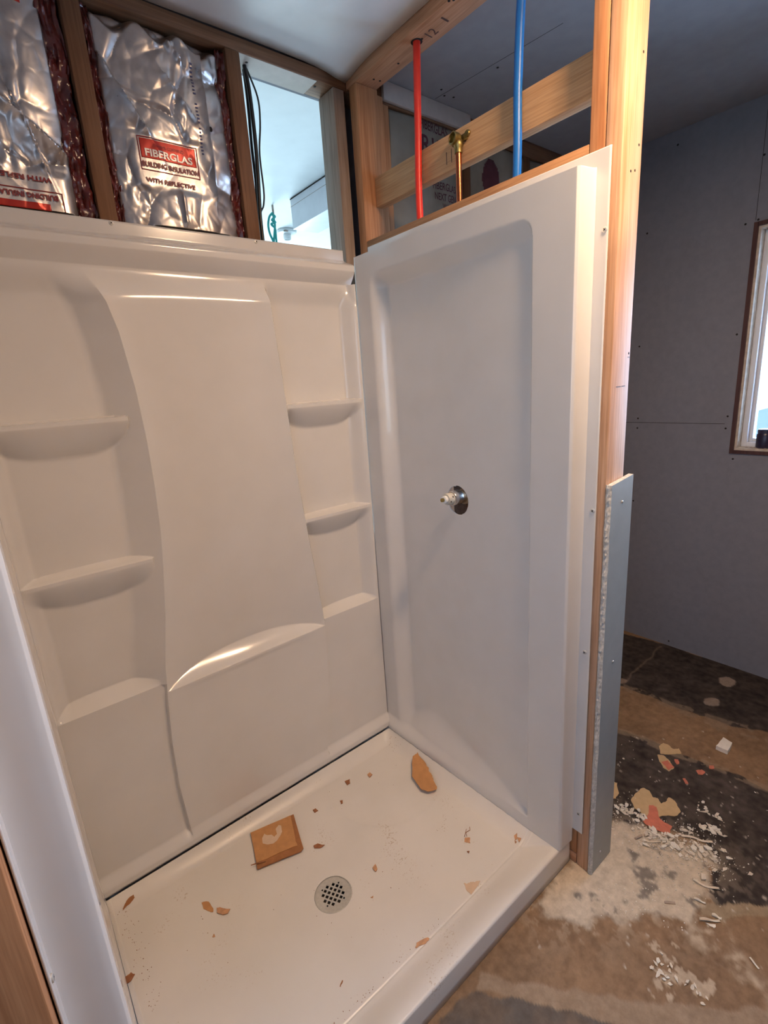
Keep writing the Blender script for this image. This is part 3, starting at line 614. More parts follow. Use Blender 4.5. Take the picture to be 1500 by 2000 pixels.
# ------------------------------------------------------------------ shower surround
def interp(z, pts):
    p = sorted(pts); return np.interp(z, [a[0] for a in p], [a[1] for a in p])
CLP = [(0.0, -.905), (.151, -.911), (.317, -.918), (.471, -.914), (.60, -.904), (.731, -.891), (.889, -.864), (1.045, -.844), (1.137, -.834), (1.272, -.827), (1.401, -.825), (1.538, -.829), (1.681, -.843), (1.754, -.859), (1.806, -.883), (1.9, -.91)]
CRP = [(0.0, -.385), (.164, -.380), (.268, -.358), (.40, -.345), (.55, -.337), (.676, -.336), (.803, -.346), (.984, -.362), (1.136, -.374), (1.279, -.384), (1.415, -.389), (1.577, -.396), (1.669, -.402), (1.759, -.406), (1.9, -.408)]
ZTOP = 1.963; ZB = 0.086
def back_depth(x, z):
    b, e, nd = 0.060, 0.072, 0.010
    zs_ = np.asarray(z)
    CL = interp(zs_, CLP); CR = interp(zs_, CRP)
    xl, xr = -1.182, -0.072
    # niches
    left_f = 1 - sst((x - xl) / 0.045); right_f = 1 - sst((xr - x) / 0.045)
    tt = np.clip((x - (CL - 0.088)) / 0.088, 0, 1); toCL = np.where(tt < 0.25, 2.2857 * tt ** 2, 1.142857 * tt - 0.142857)
    nl = nd + (b - nd) * left_f + (e - nd) * toCL * (x < CL)
    nr = nd + (b - nd) * right_f + (e - nd) * (1 - sst((x - CR) / 0.020))
    def shelf(dn, x, z, zf, xa, xb, hb, arc, front):
        """front edge at zf between xa and xb; bowl of height hb beneath, arc rise at the back above"""
        u = np.clip((x - (xa + xb) / 2) / ((xb - xa) / 2), -1, 1); k = np.clip(1 - np.abs(u) ** 3.0, 0, 1) ** 0.5
        zt_ = zf + arc * k + 0.0005
        fr = front + 0.0 * u
        top = (z >= zf) & (z <= zt_)
        t = np.clip((z - zf) / np.maximum(zt_ - zf, 1e-6), 0, 1)
        dn2 = np.where(top, fr + (dn - fr) * t ** 0.75, dn)
        if hb is None: return np.where(z < zf, fr, np.where((x > xa) & (x < xb), np.maximum(dn2, dn), dn))
        else:
            h = hb * (0.12 + 0.88 * k) + 1e-6; t2 = (zf - z) / h
            lip = 0.010
            bowl = (z < zf) & (t2 < 1)
            prof = np.where(zf - z < lip, 1.0, 1 - np.clip((zf - z - lip) / np.maximum(h - lip, 1e-5), 0, 1) ** 1.25)
            dn2 = np.where(bowl, np.maximum(dn, dn + (fr - dn) * prof), dn2)
        ins = (x > xa) & (x < xb)
        return np.where(ins, np.maximum(dn2, np.where(dn > fr, dn, dn2)), dn)
    L1 = interp(1.469, CLP) - 0.030; L2 = interp(1.069, CLP) - 0.022; L3 = interp(0.672, CLP) - 0.006
    nl = shelf(nl, x, zs_, 1.469, -1.176, L1, 0.095, 0.004, b)
    nl = shelf(nl, x, zs_, 1.069, -1.178, L2, 0.095, 0.010, b)
    nl = shelf(nl, x, zs_, 0.676, -1.180, L3 + 0.004, None, 0.030, b)
    R1 = interp(1.460, CRP) + 0.004; R2 = interp(1.068, CRP) + 0.004; R3 = interp(0.678, CRP) + 0.003
    nr = shelf(nr, x, zs_, 1.460, R1, -0.078, 0.085, 0.004, b)
    nr = shelf(nr, x, zs_, 1.068, R2, -0.076, 0.085, 0.008, b)
    nr = shelf(nr, x, zs_, 0.678, R3, -0.074, None, 0.022, b)
    # central column
    mid = (CL + CR) / 2; half = (CR - CL) / 2; u = np.clip((x - mid) / half, -1, 1)
    amp = 0.022 + 0.034 * np.exp(-np.clip(zs_ - 0.66, 0, 9) / 0.16)
    prof = np.clip(1 - np.abs(u) ** 3.2, 0, 1)
    dc = e - amp * prof
    zl = 0.654 + 0.004 * u
    zt_ = zl + 0.050 * np.clip(1 - u ** 2, 0, 1) ** 0.8
    t = np.clip((zs_ - zl) / np.maximum(zt_ - zl, 1e-6), 0, 1)
    dc = np.where(zs_ < zl, e - 0.004 * sst((zl - zs_ - 0.004) / 0.02) * prof, np.where(zs_ < zt_, e + (dc - e) * t ** 0.8, dc))
    low = zs_ < 0.655
    groove = np.exp(-((x - CL + 0.010) / 0.008) ** 2) * 0.004 * sst((0.66 - zs_) / 0.05)
    d = np.where(x < CL, nl, np.where(x > CR, nr, dc)) - groove
    # cove at the top of the niches, header, flange
    bt = sst((zs_ - 1.768) / 0.072)
    d = d * (1 - bt) + 0.0305 * bt
    edge = np.maximum(1 - sst((x - xl) / 0.03), 1 - sst((xr - x) / 0.03)); d = np.maximum(d, 0.058 * edge * (zs_ < 1.85))
    hd = np.where(zs_ > 1.9335, 0.0, np.where(zs_ > 1.885, 0.060 * sst((1.9335 - zs_) / 0.034), 0.060 - 0.030 * np.clip((1.885 - zs_) / 0.040, 0, 1) ** 1.2))
    d = np.where(zs_ > 1.845, hd, d)
    # rounded foot
    ft = sst((0.146 - zs_) / 0.036); d = d * (1 - ft) + 0.0845 * ft
    d = d - 0.012 * sst((0.096 - zs_) / 0.010) * 0.4
    return d
def zrows(lo_, hi, step, dense, dstep=0.0016):
    zs_ = list(np.arange(lo_, hi, step)) + [hi]
    for a, b in dense: zs_ += list(np.arange(a, b, dstep))
    zs_ = np.array(sorted(zs_)); keepz = [zs_[0]]
    for v in zs_[1:]:
        if v - keepz[-1] > 0.0007: keepz.append(v)
    return np.array(keepz)
zs = zrows(ZB, ZTOP, 0.006, [(0.086, 0.15), (0.645, 0.715), (1.055, 1.082), (1.448, 1.475), (1.84, 1.94)])
xs = np.concatenate([np.arange(-1.2385, -0.0690, 0.0035), [-0.0690]])
# columns follow the two S-curves so that their ridges stay crisp
Xg, Zg = np.meshgrid(xs, zs, indexing='ij')
CLg, CRg = interp(Zg, CLP), interp(Zg, CRP)
cl0, cr0 = -0.87, -0.37
def warp(x, CL, CR):
    out = np.where(x < cl0, -1.2385 + (x + 1.2385) * (CL + 1.2385) / (cl0 + 1.2385), np.where(x < cr0, CL + (x - cl0) * (CR - CL) / (cr0 - cl0), CR + (x - cr0) * (-0.0690 - CR) / (-0.0690 - cr0)))
    return out
i0 = np.abs(xs - cl0).argmin(); xs[i0] = cl0; i1 = np.abs(xs - cr0).argmin(); xs[i1] = cr0
Xg, Zg = np.meshgrid(xs, zs, indexing='ij'); Xw = warp(Xg, CLg, CRg)
Dg = back_depth(Xw, Zg)
sp = empty('shower_wall_panel', (-0.65, -0.03, ZB)); tag(sp, 'glossy white back shower panel with moulded shelves and curved column', 'shower panel')
grid_obj('shell', np.stack([Xw, -0.0037 - Dg, Zg], -1), M['acrylic'], sp, smooth=40, thick=0.003, off=1.0)
for (px_, py_) in [(217, 435), (500, 472)]:
    q = at((px_, py_), 1, -0.004); screw('screw', (q[0], -0.0040, min(q[2], ZTOP - 0.006)), (0, -1, 0), sp)

def side_depth(s, z, flare=0.0215):
    """s = distance from the back wall along the side wall"""
    b = 0.063
    d = np.full(np.broadcast(s, z).shape, b)
    foot = flare * (1 - np.clip(s / 0.86, 0, 1)) * sst((0.145 - z) / 0.05); 
    # recessed field: soft on the back side and the bottom, crisp at front and top
    s0, s1, zt_ = 0.135, 0.772, 1.868
    zb_ = 0.098 + 0.030 * np.clip((s - 0.15) / 0.62, 0, 1)
    ramp_h = 0.155 * np.clip((0.772 - s) / 0.42, 0, 1) ** 0.75 * (0.55 + 0.45 * sst((s - 0.13) / 0.20)) + 0.004
    rec = sst((s - s0) / 0.065) * sst((s1 - s) / 0.012) * sst((z - zb_) / ramp_h) * sst((zt_ - z) / 0.055)
    cr = np.clip(1 - (np.maximum(0, 0.045 - (s1 - s)) ** 2 + np.maximum(0, 0.045 - (zt_ - z)) ** 2) / 0.045 ** 2, -1, 1)
    rec = rec * np.where((s > s1 - 0.045) & (z > zt_ - 0.045), sst(cr * 4), 1)
    d = d - (0.040 - 0.026 * sst((s - 0.25) / 0.5)) * rec + foot
    # return face and flange
    ret = sst((s - 0.8865) / 0.004)
    topf = sst((z - 1.929) / 0.006)
    d = d * (1 - ret) * (1 - topf)
    edge_r = 0.004
    d = d - 0.004 * sst((s - 0.880) / 0.007) * (1 - ret) * (1 - topf)
    return d
def side_panel(x_plane, sign, label, hole):
    zz_ = zrows(ZB + 0.001, 1.967, 0.006, [(1.080, 1.186),(0.086, 0.15), (1.80, 1.87), (1.925, 1.938)], 0.002)
    ss = np.concatenate([np.arange(0.082, 0.13, 0.004), np.arange(0.13, 0.24, 0.004), np.arange(0.24, 0.426, 0.006), np.arange(0.426, 0.536, 0.002), np.arange(0.536, 0.75, 0.006), np.arange(0.75, 0.78, 0.0016), np.arange(0.78, 0.878, 0.008), np.arange(0.878, 0.893, 0.0008), np.arange(0.893, D, 0.006), [D]])
    Sg, Zg_ = np.meshgrid(ss, zz_, indexing='ij'); Dg_ = side_depth(Sg, Zg_, 0.0215 if sign > 0 else 0.003)
    # upper part runs closer to the back panel than the foot
    Sg = Sg - (0.021 * (1 - sst((Sg - 0.082) / 0.05))) * sst((Zg_ - 0.086) / 0.07)
    zc_ = (Zg_[:-1, :-1] + Zg_[1:, 1:]) / 2; sc_ = (Sg[:-1, :-1] + Sg[1:, 1:]) / 2
    keep = ~((sc_ > 0.891) & (zc_ < 0.135))
    if hole:
        hy, hz, hr = 0.481, 1.133, 0.0475
        r = np.hypot(Sg - hy, Zg_ - hz); near = np.abs(r - hr) < 0.0012
        f = np.where(near, hr / np.maximum(r, 1e-6), 1); Sg = hy + (Sg - hy) * f; Zg_ = hz + (Zg_ - hz) * f
        rc = np.hypot((Sg[:-1, :-1] + Sg[1:, 1:] + Sg[1:, :-1] + Sg[:-1, 1:]) / 4 - hy, (Zg_[:-1, :-1] + Zg_[1:, 1:] + Zg_[1:, :-1] + Zg_[:-1, 1:]) / 4 - hz)
        keep &= rc > hr - 0.0002
    P = np.stack([x_plane - sign * (Dg_ + 0.0037), -Sg, Zg_], -1)
    e_ = empty('shower_wall_panel', (x_plane - sign * 0.03, -0.5, ZB)); tag(e_, label, 'shower panel')
    o_ = grid_obj('shell', P, M['acrylic'], e_, smooth=40, thick=0.003, off=1.0 if sign > 0 else -1.0, keep=keep)
    return e_
rp = side_panel(0.0, 1, 'glossy white right shower panel with shallow recess and valve hole', True)
for (px_, py_) in [(1185, 448), (1159, 997), (1143, 1273), (1131, 1588)]:
    q = at((px_, py_), 0, -0.001); screw('screw', (-0.0042, max(q[1], -D + 0.007), q[2]), (-1, 0, 0), rp)
lpn = side_panel(-W, -1, 'glossy white left shower panel seen edge-on at the left side', False)
q = at((98, 1938), 0, -W + 0.001); screw('screw', (-W + 0.0042, -D + 0.009, q[2]), (1, 0, 0), lpn)

# ------------------------------------------------------------------ shower pan
DRX, DRY = -0.6438, -0.4950
def pan_floor(x, y):
    r = np.hypot(x - DRX, y - DRY)
    z = 0.0405 + 0.014 * np.clip(r / 0.62, 0, 1.2)
    # facet creases
    tq = np.clip(-y - 0.12, 0, 0.30); f1 = (-0.902 - 0.10 * tq - 3.1 * tq ** 2) - x; z = z + 0.05 * 0.5 * (f1 + np.sqrt(f1 ** 2 + 2.5e-5)) * 0.35 * (1 - 0.7 * sst((-y - 0.33) / 0.15))
    f2 = np.hypot((x + 0.25), (y + 0.25)); z = z - 0.0022 * sst((0.225 - f2) / 0.012) * sst((-y - 0.12) / 0.05)
    return z
def pan_h(x, y):
    zf = pan_floor(x, y); zr = ZB - 0.0005
    dist = lambda d: (1 - np.clip(d, 0, 0.050) / 0.050) ** 1.7
    a = dist(-0.0888 - y); b_ = dist((-0.0890 + 0.024 * np.clip(-y / 0.86, 0, 1)) - x); c_ = dist((x - (-W + 0.0690)) * 4)
    k = 1 - (1 - a) * (1 - b_) * (1 - c_)
    z = zf + (zr - zf) * k
    z = np.where(-0.0888 - y < 0, 0.030, z); z = np.where((-W + 0.0690) - x > 0, 0.050, z); z = np.where((x - (-0.0890 + 0.024 * np.clip(-y / 0.86, 0, 1)) > 0) & (y > -0.80), 0.050, z)
    thr = sst((-y - 0.777) / 0.004) * 0.0025 + sst((-y - 0.779) / 0.098)
    zt_ = zf + (0.0855 - zf) * np.clip(thr, 0, 1)
    z = np.where(y < -0.77, np.maximum(z * (1 - 0) , zt_) , z)
    z = z - 0.0018 * np.exp(-((y + 0.7775) / 0.0022) ** 2)
    z = z + 0.0012 * np.exp(-((y + 0.868) / 0.004) ** 2) * sst((x + 0.35) / 0.1)
    return z
xs = np.concatenate([np.arange(-W + 0.004, -W + 0.060, 0.006), np.arange(-W + 0.060, -W + 0.10, 0.0012), np.arange(-W + 0.10, -0.15, 0.005), np.arange(-0.15, -0.055, 0.0012), np.arange(-0.055, -0.004, 0.006), [-0.004]])
ys = np.concatenate([-np.arange(0.004, 0.08, 0.006), -np.arange(0.08, 0.14, 0.0012), -np.arange(0.14, 0.76, 0.006), -np.arange(0.76, 0.79, 0.0015), -np.arange(0.79, 0.880, 0.005)])
X, Y = np.meshgrid(xs, ys, indexing='ij'); Z = pan_h(X, Y)
P = np.stack([X, Y, Z], -1)
rr = 0.007; rows = [P]
zt_ = P[:, -1, 2]; y0 = ys[-1]
for a_ in np.linspace(0, math.pi / 2, 8)[1:]:
    rows.append(np.stack([xs, np.full_like(xs, y0 - 0.002 - rr * math.sin(a_)), zt_ - rr * (1 - math.cos(a_))], -1)[:, None])
for f in (0.7, 0.35, 0.02):
    rows.append(np.stack([xs, np.full_like(xs, y0 - 0.002 - rr - (1 - f) * 0.0015), (zt_ - rr) * f], -1)[:, None])
P = np.concatenate(rows, 1)
pn = empty('shower_pan', (-0.62, -0.45, 0.0)); tag(pn, 'dusty white shower pan with low front curb and round drain', 'shower pan')
# hole for the drain in the pan
cx_ = (P[:-1, :-1, 0] + P[1:, 1:, 0]) / 2; cy_ = (P[:-1, :-1, 1] + P[1:, 1:, 1]) / 2
r = np.hypot(P[..., 0] - DRX, P[..., 1] - DRY); near = np.abs(r - 0.0545) < 0.0036; f = np.where(near, 0.0545 / np.maximum(r, 1e-6), 1)
P[..., 0] = DRX + (P[..., 0] - DRX) * f; P[..., 1] = DRY + (P[..., 1] - DRY) * f
rc = np.hypot((P[:-1, :-1, 0] + P[1:, 1:, 0]) / 2 - DRX, (P[:-1, :-1, 1] + P[1:, 1:, 1]) / 2 - DRY)
grid_obj('basin', P, M['pan'], pn, smooth=50, keep=rc > 0.0542, thick=0.004, off=1.0, flip=True)
# drain grate with 21 square holes and screw notches
def drain():
    dz = float(pan_floor(np.array(DRX), np.array(DRY))) + 0.0016
    a = np.array(at((617.0, 1733.6), 2, 0.05)[:2]) ; b_ = np.array(at((672.3, 1744.0), 2, 0.05)[:2])
    d = empty('drain', (DRX, DRY, dz)); d.parent = pn; d.location = Vector((DRX, DRY, dz)) - Vector(pn.location)
    ax1 = at((642.3, 1733.6), 2, 0.05)[:2]; ax2 = at((672.3, 1744.0), 2, 0.05)[:2]
    u = np.array(ax2) - np.array(ax1); ang = math.atan2(u[1], u[0])
    ca, sa = math.cos(ang), math.sin(ang); pitch, h = 0.0133, 0.0042
    V = []; E = []
    def ring(pts):
        n0 = len(V); V.extend([Vector(p) for p in pts]); E.extend([(n0 + i, n0 + (i + 1) % len(pts)) for i in range(len(pts))])
    holes = []
    for i in range(-2, 3):
        for j in range(-2, 3):
            if abs(i) == 2 and abs(j) == 2: continue
            c = (i * pitch, j * pitch); holes.append((c, h, h))
    for c in ((2.75 * pitch, 0), (-2.75 * pitch, 0), (0, 2.75 * pitch), (0, -2.75 * pitch)): holes.append((c, 0.0024, 0.0024))
    ring([(0.054 * math.cos(t), 0.054 * math.sin(t)) for t in np.linspace(0, 2 * math.pi, 65)[:-1]])
    for (c, hx, hy) in holes: ring([(c[0] - hx, c[1] - hy), (c[0] + hx, c[1] - hy), (c[0] + hx, c[1] + hy), (c[0] - hx, c[1] + hy)])
    vs, es, fs, *_ = delaunay_2d_cdt(V, E, [], 0, 1e-6)
    bm = bmesh.new(); bv = [bm.verts.new((DRX + v.x * ca - v.y * sa, DRY + v.x * sa + v.y * ca, dz)) for v in vs]
    for f in fs:
        c = sum((vs[i] for i in f), Vector((0, 0))) / len(f)
        if c.length > 0.054 or any(abs(c.x - q[0][0]) < q[1] and abs(c.y - q[0][1]) < q[2] for q in holes): continue
        bm.faces.new([bv[i] for i in f])
    for v in list(bm.verts):
        if not v.link_faces: bm.verts.remove(v)
    g = bm_obj('drain_grate', bm, M['drain'], d); g.name = 'drain_grate'
    md = g.modifiers.new('t', 'SOLIDIFY'); md.thickness = 0.0018; md.offset = -1 
    for p_ in g.data.polygons: pass
    bm = bmesh.new(); lathe(bm, [(0.053, 0.0), (0.050, -0.006), (0.040, -0.022), (0.0, -0.024)], (DRX, DRY, dz - 0.002), (0, 0, 1), 32); bm_obj('drain_cup', bm, M['hole'], d, 40)
    bm = bmesh.new(); lathe(bm, [(0.0538, 0.0012), (0.0560, 0.0008), (0.0566, -0.0012), (0.0538, -0.0014)], (DRX, DRY, dz), (0, 0, 1), 48); bm_obj('drain_rim', bm, M['drain'], d, 60)
drain()

# ------------------------------------------------------------------ valve, pipes, cables
def valve():
    c = Vector((0.02, -0.481, 1.139)); tip = Vector((-0.108, -0.478, 1.146)); ax = (tip - c).normalized()
    L = (tip - c).length
    v = empty('shower_valve', c); tag(v, 'chrome and grey shower valve stem sticking out of the right panel', 'valve')
    bm = bmesh.new(); lathe(bm, [(0, 0.0), (0.026, 0.0), (0.026, 0.030), (0.021, 0.033), (0.021, 0.056), (0, 0.056)], c, ax); bm_obj('valve_body', bm, plain('brown_bronze', (0.30, 0.16, 0.07), 0.2, 60, metal=0.4, rough=0.5), v, 35)['label'] = 'brown brass body'
    bm = bmesh.new(); lathe(bm, [(0.0215, 0.050), (0.0235, 0.052), (0.0235, 0.082), (0.022, 0.085), (0.0195, 0.086), (0.0195, 0.052)], c, ax); bm_obj('sleeve', bm, M['chrome'], v, 35)['label'] = 'chrome sleeve'
    bm = bmesh.new(); lathe(bm, [(0, 0.08), (0.0185, 0.08), (0.0185, 0.106), (0.0165, 0.109), (0, 0.109)], c, ax); bm_obj('cartridge', bm, M['greyplastic'], v, 35)['label'] = 'pale grey cartridge'
    bm = bmesh.new(); lathe(bm, [(0, 0.109), (0.012, 0.109), (0.013, 0.112), (0.012, 0.118), (0.0085, 0.120), (0, 0.120)], c, ax); bm_obj('stop_ring', bm, M['porcelain'], v, 35)['label'] = 'white ring'
    bm = bmesh.new(); lathe(bm, [(0, 0.12), (0.0062, 0.12), (0.0062, 0.1275), (0.005, 0.1285), (0, 0.1285)], c, ax, 12); bm_obj('stem', bm, M['brass'], v, 35)['label'] = 'brass stem tip'
    side = ax.cross(Vector((0, 0, 1))).normalized(); upv = side.cross(ax)
    for s, hh in ((-0.3, 0.103), (0.5, 0.094)):
        p = c + ax * hh + (side * -math.cos(s) + upv * math.sin(s)) * 0.0176
        bm = bmesh.new(); bmesh.ops.create_icosphere(bm, subdivisions=2, radius=0.0028, matrix=Matrix.Translation(p)); bm_obj('set_screw', bm, M['hole'], v)
    bm = bmesh.new(); tube(bm, [(0.045, -0.481, 0.95), (0.045, -0.481, 1.32)], 0.0095, 12); tube(bm, [(0.045, -0.40, 1.139), (0.045, -0.56, 1.139)], 0.013, 12)
    bm_obj('supply_tee', bm, plain('dull_dark_copper', (0.10, 0.05, 0.03), 0.3, 60, rough=0.7), v, 40)
valve()
q0 = at((799, 100), 0, 0.040); q1 = at((822, 420), 0, 0.040)
rd = tube_obj('red_water_pipe', smooth_path([(0.040, -0.300, 2.4554), (0.040, -0.291, 2.25), (0.040, -0.283, 2.01), (0.045, -0.30, 1.7), (0.045, -0.40, 1.30)]), 0.0108, M['red_pipe']); tag(rd, 'bright red plastic water pipe dropping from the top plate', 'pipe')
bm = bmesh.new(); lathe(bm, [(0.0112, 0.0004), (0.017, 0.0004), (0.017, -0.0004), (0.0112, -0.0004)], (0.040, -0.300, 2.4556), (0, 0, -1), 24); bm_obj('bored_hole', bm, M['hole'], tpr, 40)
q0 = at((1018, 0), 0, 0.040); q1 = at((1012, 335), 0, 0.040)
bp_ = tube_obj('blue_water_pipe', smooth_path([(0.040, -0.672, 2.4554), (0.040, -0.660, 2.37), (0.040, -0.651, 2.2), (0.040, -0.648, 2.0), (0.045, -0.62, 1.7), (0.045, -0.56, 1.33)]), 0.0108, M['blue_pipe']); tag(bp_, 'blue plastic water pipe dropping behind the nailer board', 'pipe')
rz = empty('shower_riser', (0.040, -0.450, 1.16)); tag(rz, 'copper riser pipe with brass shower elbow on the blocking board', 'pipe')
tube_obj('copper_pipe', [(0.040, -0.450, 1.34), (0.040, -0.450, 2.125)], 0.0085, M['copper'], rz)
bm = bmesh.new(); lathe(bm, [(0.0088, 0), (0.0112, 0.001), (0.0112, 0.014), (0.0135, 0.018), (0.0135, 0.028), (0.010, 0.034), (0, 0.036)], (0.040, -0.450, 2.122), (0, 0, 1), 20)
lathe(bm, [(0, -0.004), (0.0155, -0.002), (0.0165, 0.004), (0.0165, 0.018), (0.0130, 0.019), (0.0115, 0.006), (0, 0.006)], (0.040, -0.446, 2.158), (-0.85, 0.1, 0.1), 22)
bm_obj('drop_elbow', bm, M['brass'], rz, 35)
for dy in (-0.028, 0.028):
    bm = bmesh.new(); lathe(bm, [(0, 0.004), (0.0075, 0.003), (0.009, 0), (0.009, -0.003), (0, -0.003)], (0.0505, -0.447 + dy, 2.160 + abs(dy) * 0.2), (-1, 0, 0), 14)
    bx(bm, (0.0475, -0.447 + min(dy, 0), 2.152), (0.0535, -0.447 + max(dy, 0), 2.168)); bm_obj('mounting_ear', bm, M['brass'], rz, 35)
# black cables in the open bay
cabs = [([(476, 118), (487, 180), (497, 260), (503, 330), (507, 400), (511, 450)], 0.0060, 'thick black cable leaning on the stud in the open bay'),
        ([(480, 122), (503, 190), (508, 240), (507, 300), (515, 370), (515, 400), (509, 450)], 0.0028, 'thin black cable bowing out to the right in the open bay'),
        ([(474, 120), (484, 200), (492, 290), (500, 360), (503, 430), (508, 455)], 0.0045, 'middle black cable tight along the brown stud in the open bay')]
for i, (pp, r_, lab) in enumerate(cabs):
    pts = [at(p, 1, 0.050 + 0.010 * i) for p in pp]; pts[0][2] = min(pts[0][2], 2.4515)
    last = pts[-1].copy(); last[2] -= 0.35; pts.append(last); pts[0][2] = 2.4515
    tag(tube_obj('electric_cable', smooth_path(pts, 6), r_, M['black'], None, 10), lab, 'cable', 'black cables in the open bay')

# things on the ceiling of the other room
q = at((560, 452), 2, 2.500); e_ = empty('lamp_holder', (q[0], q[1], 2.44)); tag(e_, 'round white porcelain lamp holder on the bright ceiling behind the shower', 'lamp holder')
bm = bmesh.new(); lathe(bm, [(0, 0), (0.062, 0), (0.064, 0.006), (0.058, 0.016), (0.030, 0.022), (0, 0.022)], (q[0], q[1], 2.5035), (0, 0, -1), 40); bm_obj('base', bm, M['porcelain'], e_, 40)
bm = bmesh.new(); lathe(bm, [(0, 0.0225), (0.025, 0.0225), (0.023, 0.052), (0.020, 0.052), (0.018, 0.03), (0, 0.03)], (q[0], q[1], 2.5035), (0, 0, -1), 32); bm_obj('socket', bm, M['porcelain'], e_, 40)
box('label_sticker', (q[0] - 0.045, q[1] - 0.055, 2.4835), (q[0] - 0.022, q[1] - 0.040, 2.4905), M['grime'], e_)
q = at((532, 402), 2, 2.500)
e_ = empty('ceiling_wires', (q[0], q[1], 2.38)); tag(e_, 'bunch of teal wires hanging from the bright ceiling behind the shower', 'wires')
bp = [(532, 402), (533, 420), (526, 436), (524, 450), (530, 466), (538, 478)]
def wp(p): 
    # at the depth of the hook
    d_ = at(p, 1, q[1]); return d_
hz = 2.5
tube_obj('hook', [(q[0], q[1], 2.503), (q[0], q[1], wp((532, 420))[2])], 0.006, M['grime'], e_, 8)
for sgn, path in ((1, [(532, 416), (526, 424), (524, 440), (527, 456), (534, 472), (540, 490)]), (-1, [(533, 416), (535, 428), (537, 440), (536, 455), (535, 470), (534, 490)]), (1, [(530, 418), (537, 423), (531, 430), (538, 434), (530, 438), (537, 446), (539, 462), (541, 485)])):
    tube_obj('wire', smooth_path([wp(p) for p in path], 5), 0.0062, M['teal'], e_, 8)
# boxed soffit
a_, b_ = at((566, 386), 2, 2.503), at((668, 323), 2, 2.503)
sx = (a_[0] + b_[0]) / 2
sf = empty('ceiling_soffit', (sx + 0.1, 0.6, 2.36)); tag(sf, 'white boxed soffit beam under the bright ceiling behind the shower', 'soffit')
zlow = at((578, 445), 0, sx)[2]; zlow = min(zlow, 2.41)
ylo, yhi = 0.12, at((566, 386), 0, sx)[1]
box('soffit_box', (sx, ylo, zlow), (sx + 0.16, yhi, 2.5035), M['soffit'], sf, 0.002)
box('board_joint', (sx - 0.0007, ylo, zlow + 0.108), (sx + 0.001, yhi, zlow + 0.110), M['grime'], sf)
box('gap_shade_strip', (sx - 0.001, ylo, 2.4975), (sx + 0.002, yhi, 2.5030), M['hole'], sf)  # black strip stands in for the shade where soffit meets ceiling

# round flush lamp on the ceiling over the viewer
lf = empty('ceiling_lamp', (LAMP[0], LAMP[1], ZC)); tag(lf, 'round flush ceiling lamp glowing warm above the viewer', 'lamp')
bm = bmesh.new(); lathe(bm, [(0, 0.0), (0.14, 0.0), (0.142, 0.018), (0.134, 0.024), (0.128, 0.020), (0, 0.020)], (LAMP[0], LAMP[1], 2.481), (0, 0, -1), 48); bm_obj('lamp_housing', bm, M['porcelain'], lf, 40)
bm = bmesh.new(); lathe(bm, [(0, 0.0), (0.127, 0.0), (0.127, 0.0012), (0, 0.0012)], (LAMP[0], LAMP[1], 2.4605), (0, 0, -1), 48); bm_obj('diffuser', bm, M['bulb'], lf, 60)

# ------------------------------------------------------------------ foil insulation
def crease_field(seed, n, x0, x1, z0, z1):
    r = np.random.default_rng(seed); pts = np.stack([r.uniform(x0, x1, n), r.uniform(z0, z1, n)], 1); hh = r.uniform(0.3, 1, n)
    gr = r.normal(0, 1, (n, 2))
    def f(x, z):
        d = np.stack([np.hypot((x - p[0]) * 1.0, (z - p[1]) * 0.75) for p in pts]); s = np.sort(d, 0)
        k = d.argmin(0)
        return (s[1] - s[0]) * 1.0, k, gr, pts
    return f
def foil_height(x0, x1, z0, z1, seed, folds, flat=None):
    f1 = crease_field(seed, 9, x0, x1, z0, z1); f2 = crease_field(seed + 1, 30, x0, x1, z0, z1); f3 = crease_field(seed + 2, 120, x0, x1, z0, z1)
    def h(x, z):
        u = (x - x0) / (x1 - x0)
        out = 0.030 * np.clip(np.sin(math.pi * np.clip(u, 0, 1)), 0, 1) ** 0.6
        wob = 0.01 * np.sin(x * 31 + seed) + 0.01 * np.cos(z * 27 + x * 9)
        for f, a in ((f1, 0.20), (f2, 0.085), (f3, 0.05)):
            r_, k, gr, pts = f(x + wob, z + wob * 0.6)
            q_ = np.minimum(r_, 0.05) / 0.05; out = out + a * 0.05 * (1 - (1 - q_) ** 2)
        for (ax_, az, bx_, bz, wd, amp) in folds:
            t = np.clip(((x - ax_) * (bx_ - ax_) + (z - az) * (bz - az)) / ((bx_ - ax_) ** 2 + (bz - az) ** 2), 0, 1)
            sgn = np.sign((x - ax_) * (bz - az) - (z - az) * (bx_ - ax_))
            dd = np.hypot(x - ax_ - t * (bx_ - ax_), z - az - t * (bz - az))
            out = out + amp * np.exp(-dd / wd) * np.where(sgn > 0, 1, np.clip(1 - dd / (wd * 0.5), 0, 1))
        if flat:
            a_ = sst((x - flat[0] + 0.03) / 0.03) * sst((flat[1] + 0.03 - x) / 0.03) * sst((z - flat[2] + 0.02) / 0.02) * sst((flat[3] + 0.02 - z) / 0.02) * 0.82
            out = out * (1 - a_) + 0.036 * a_
        return out
    return h
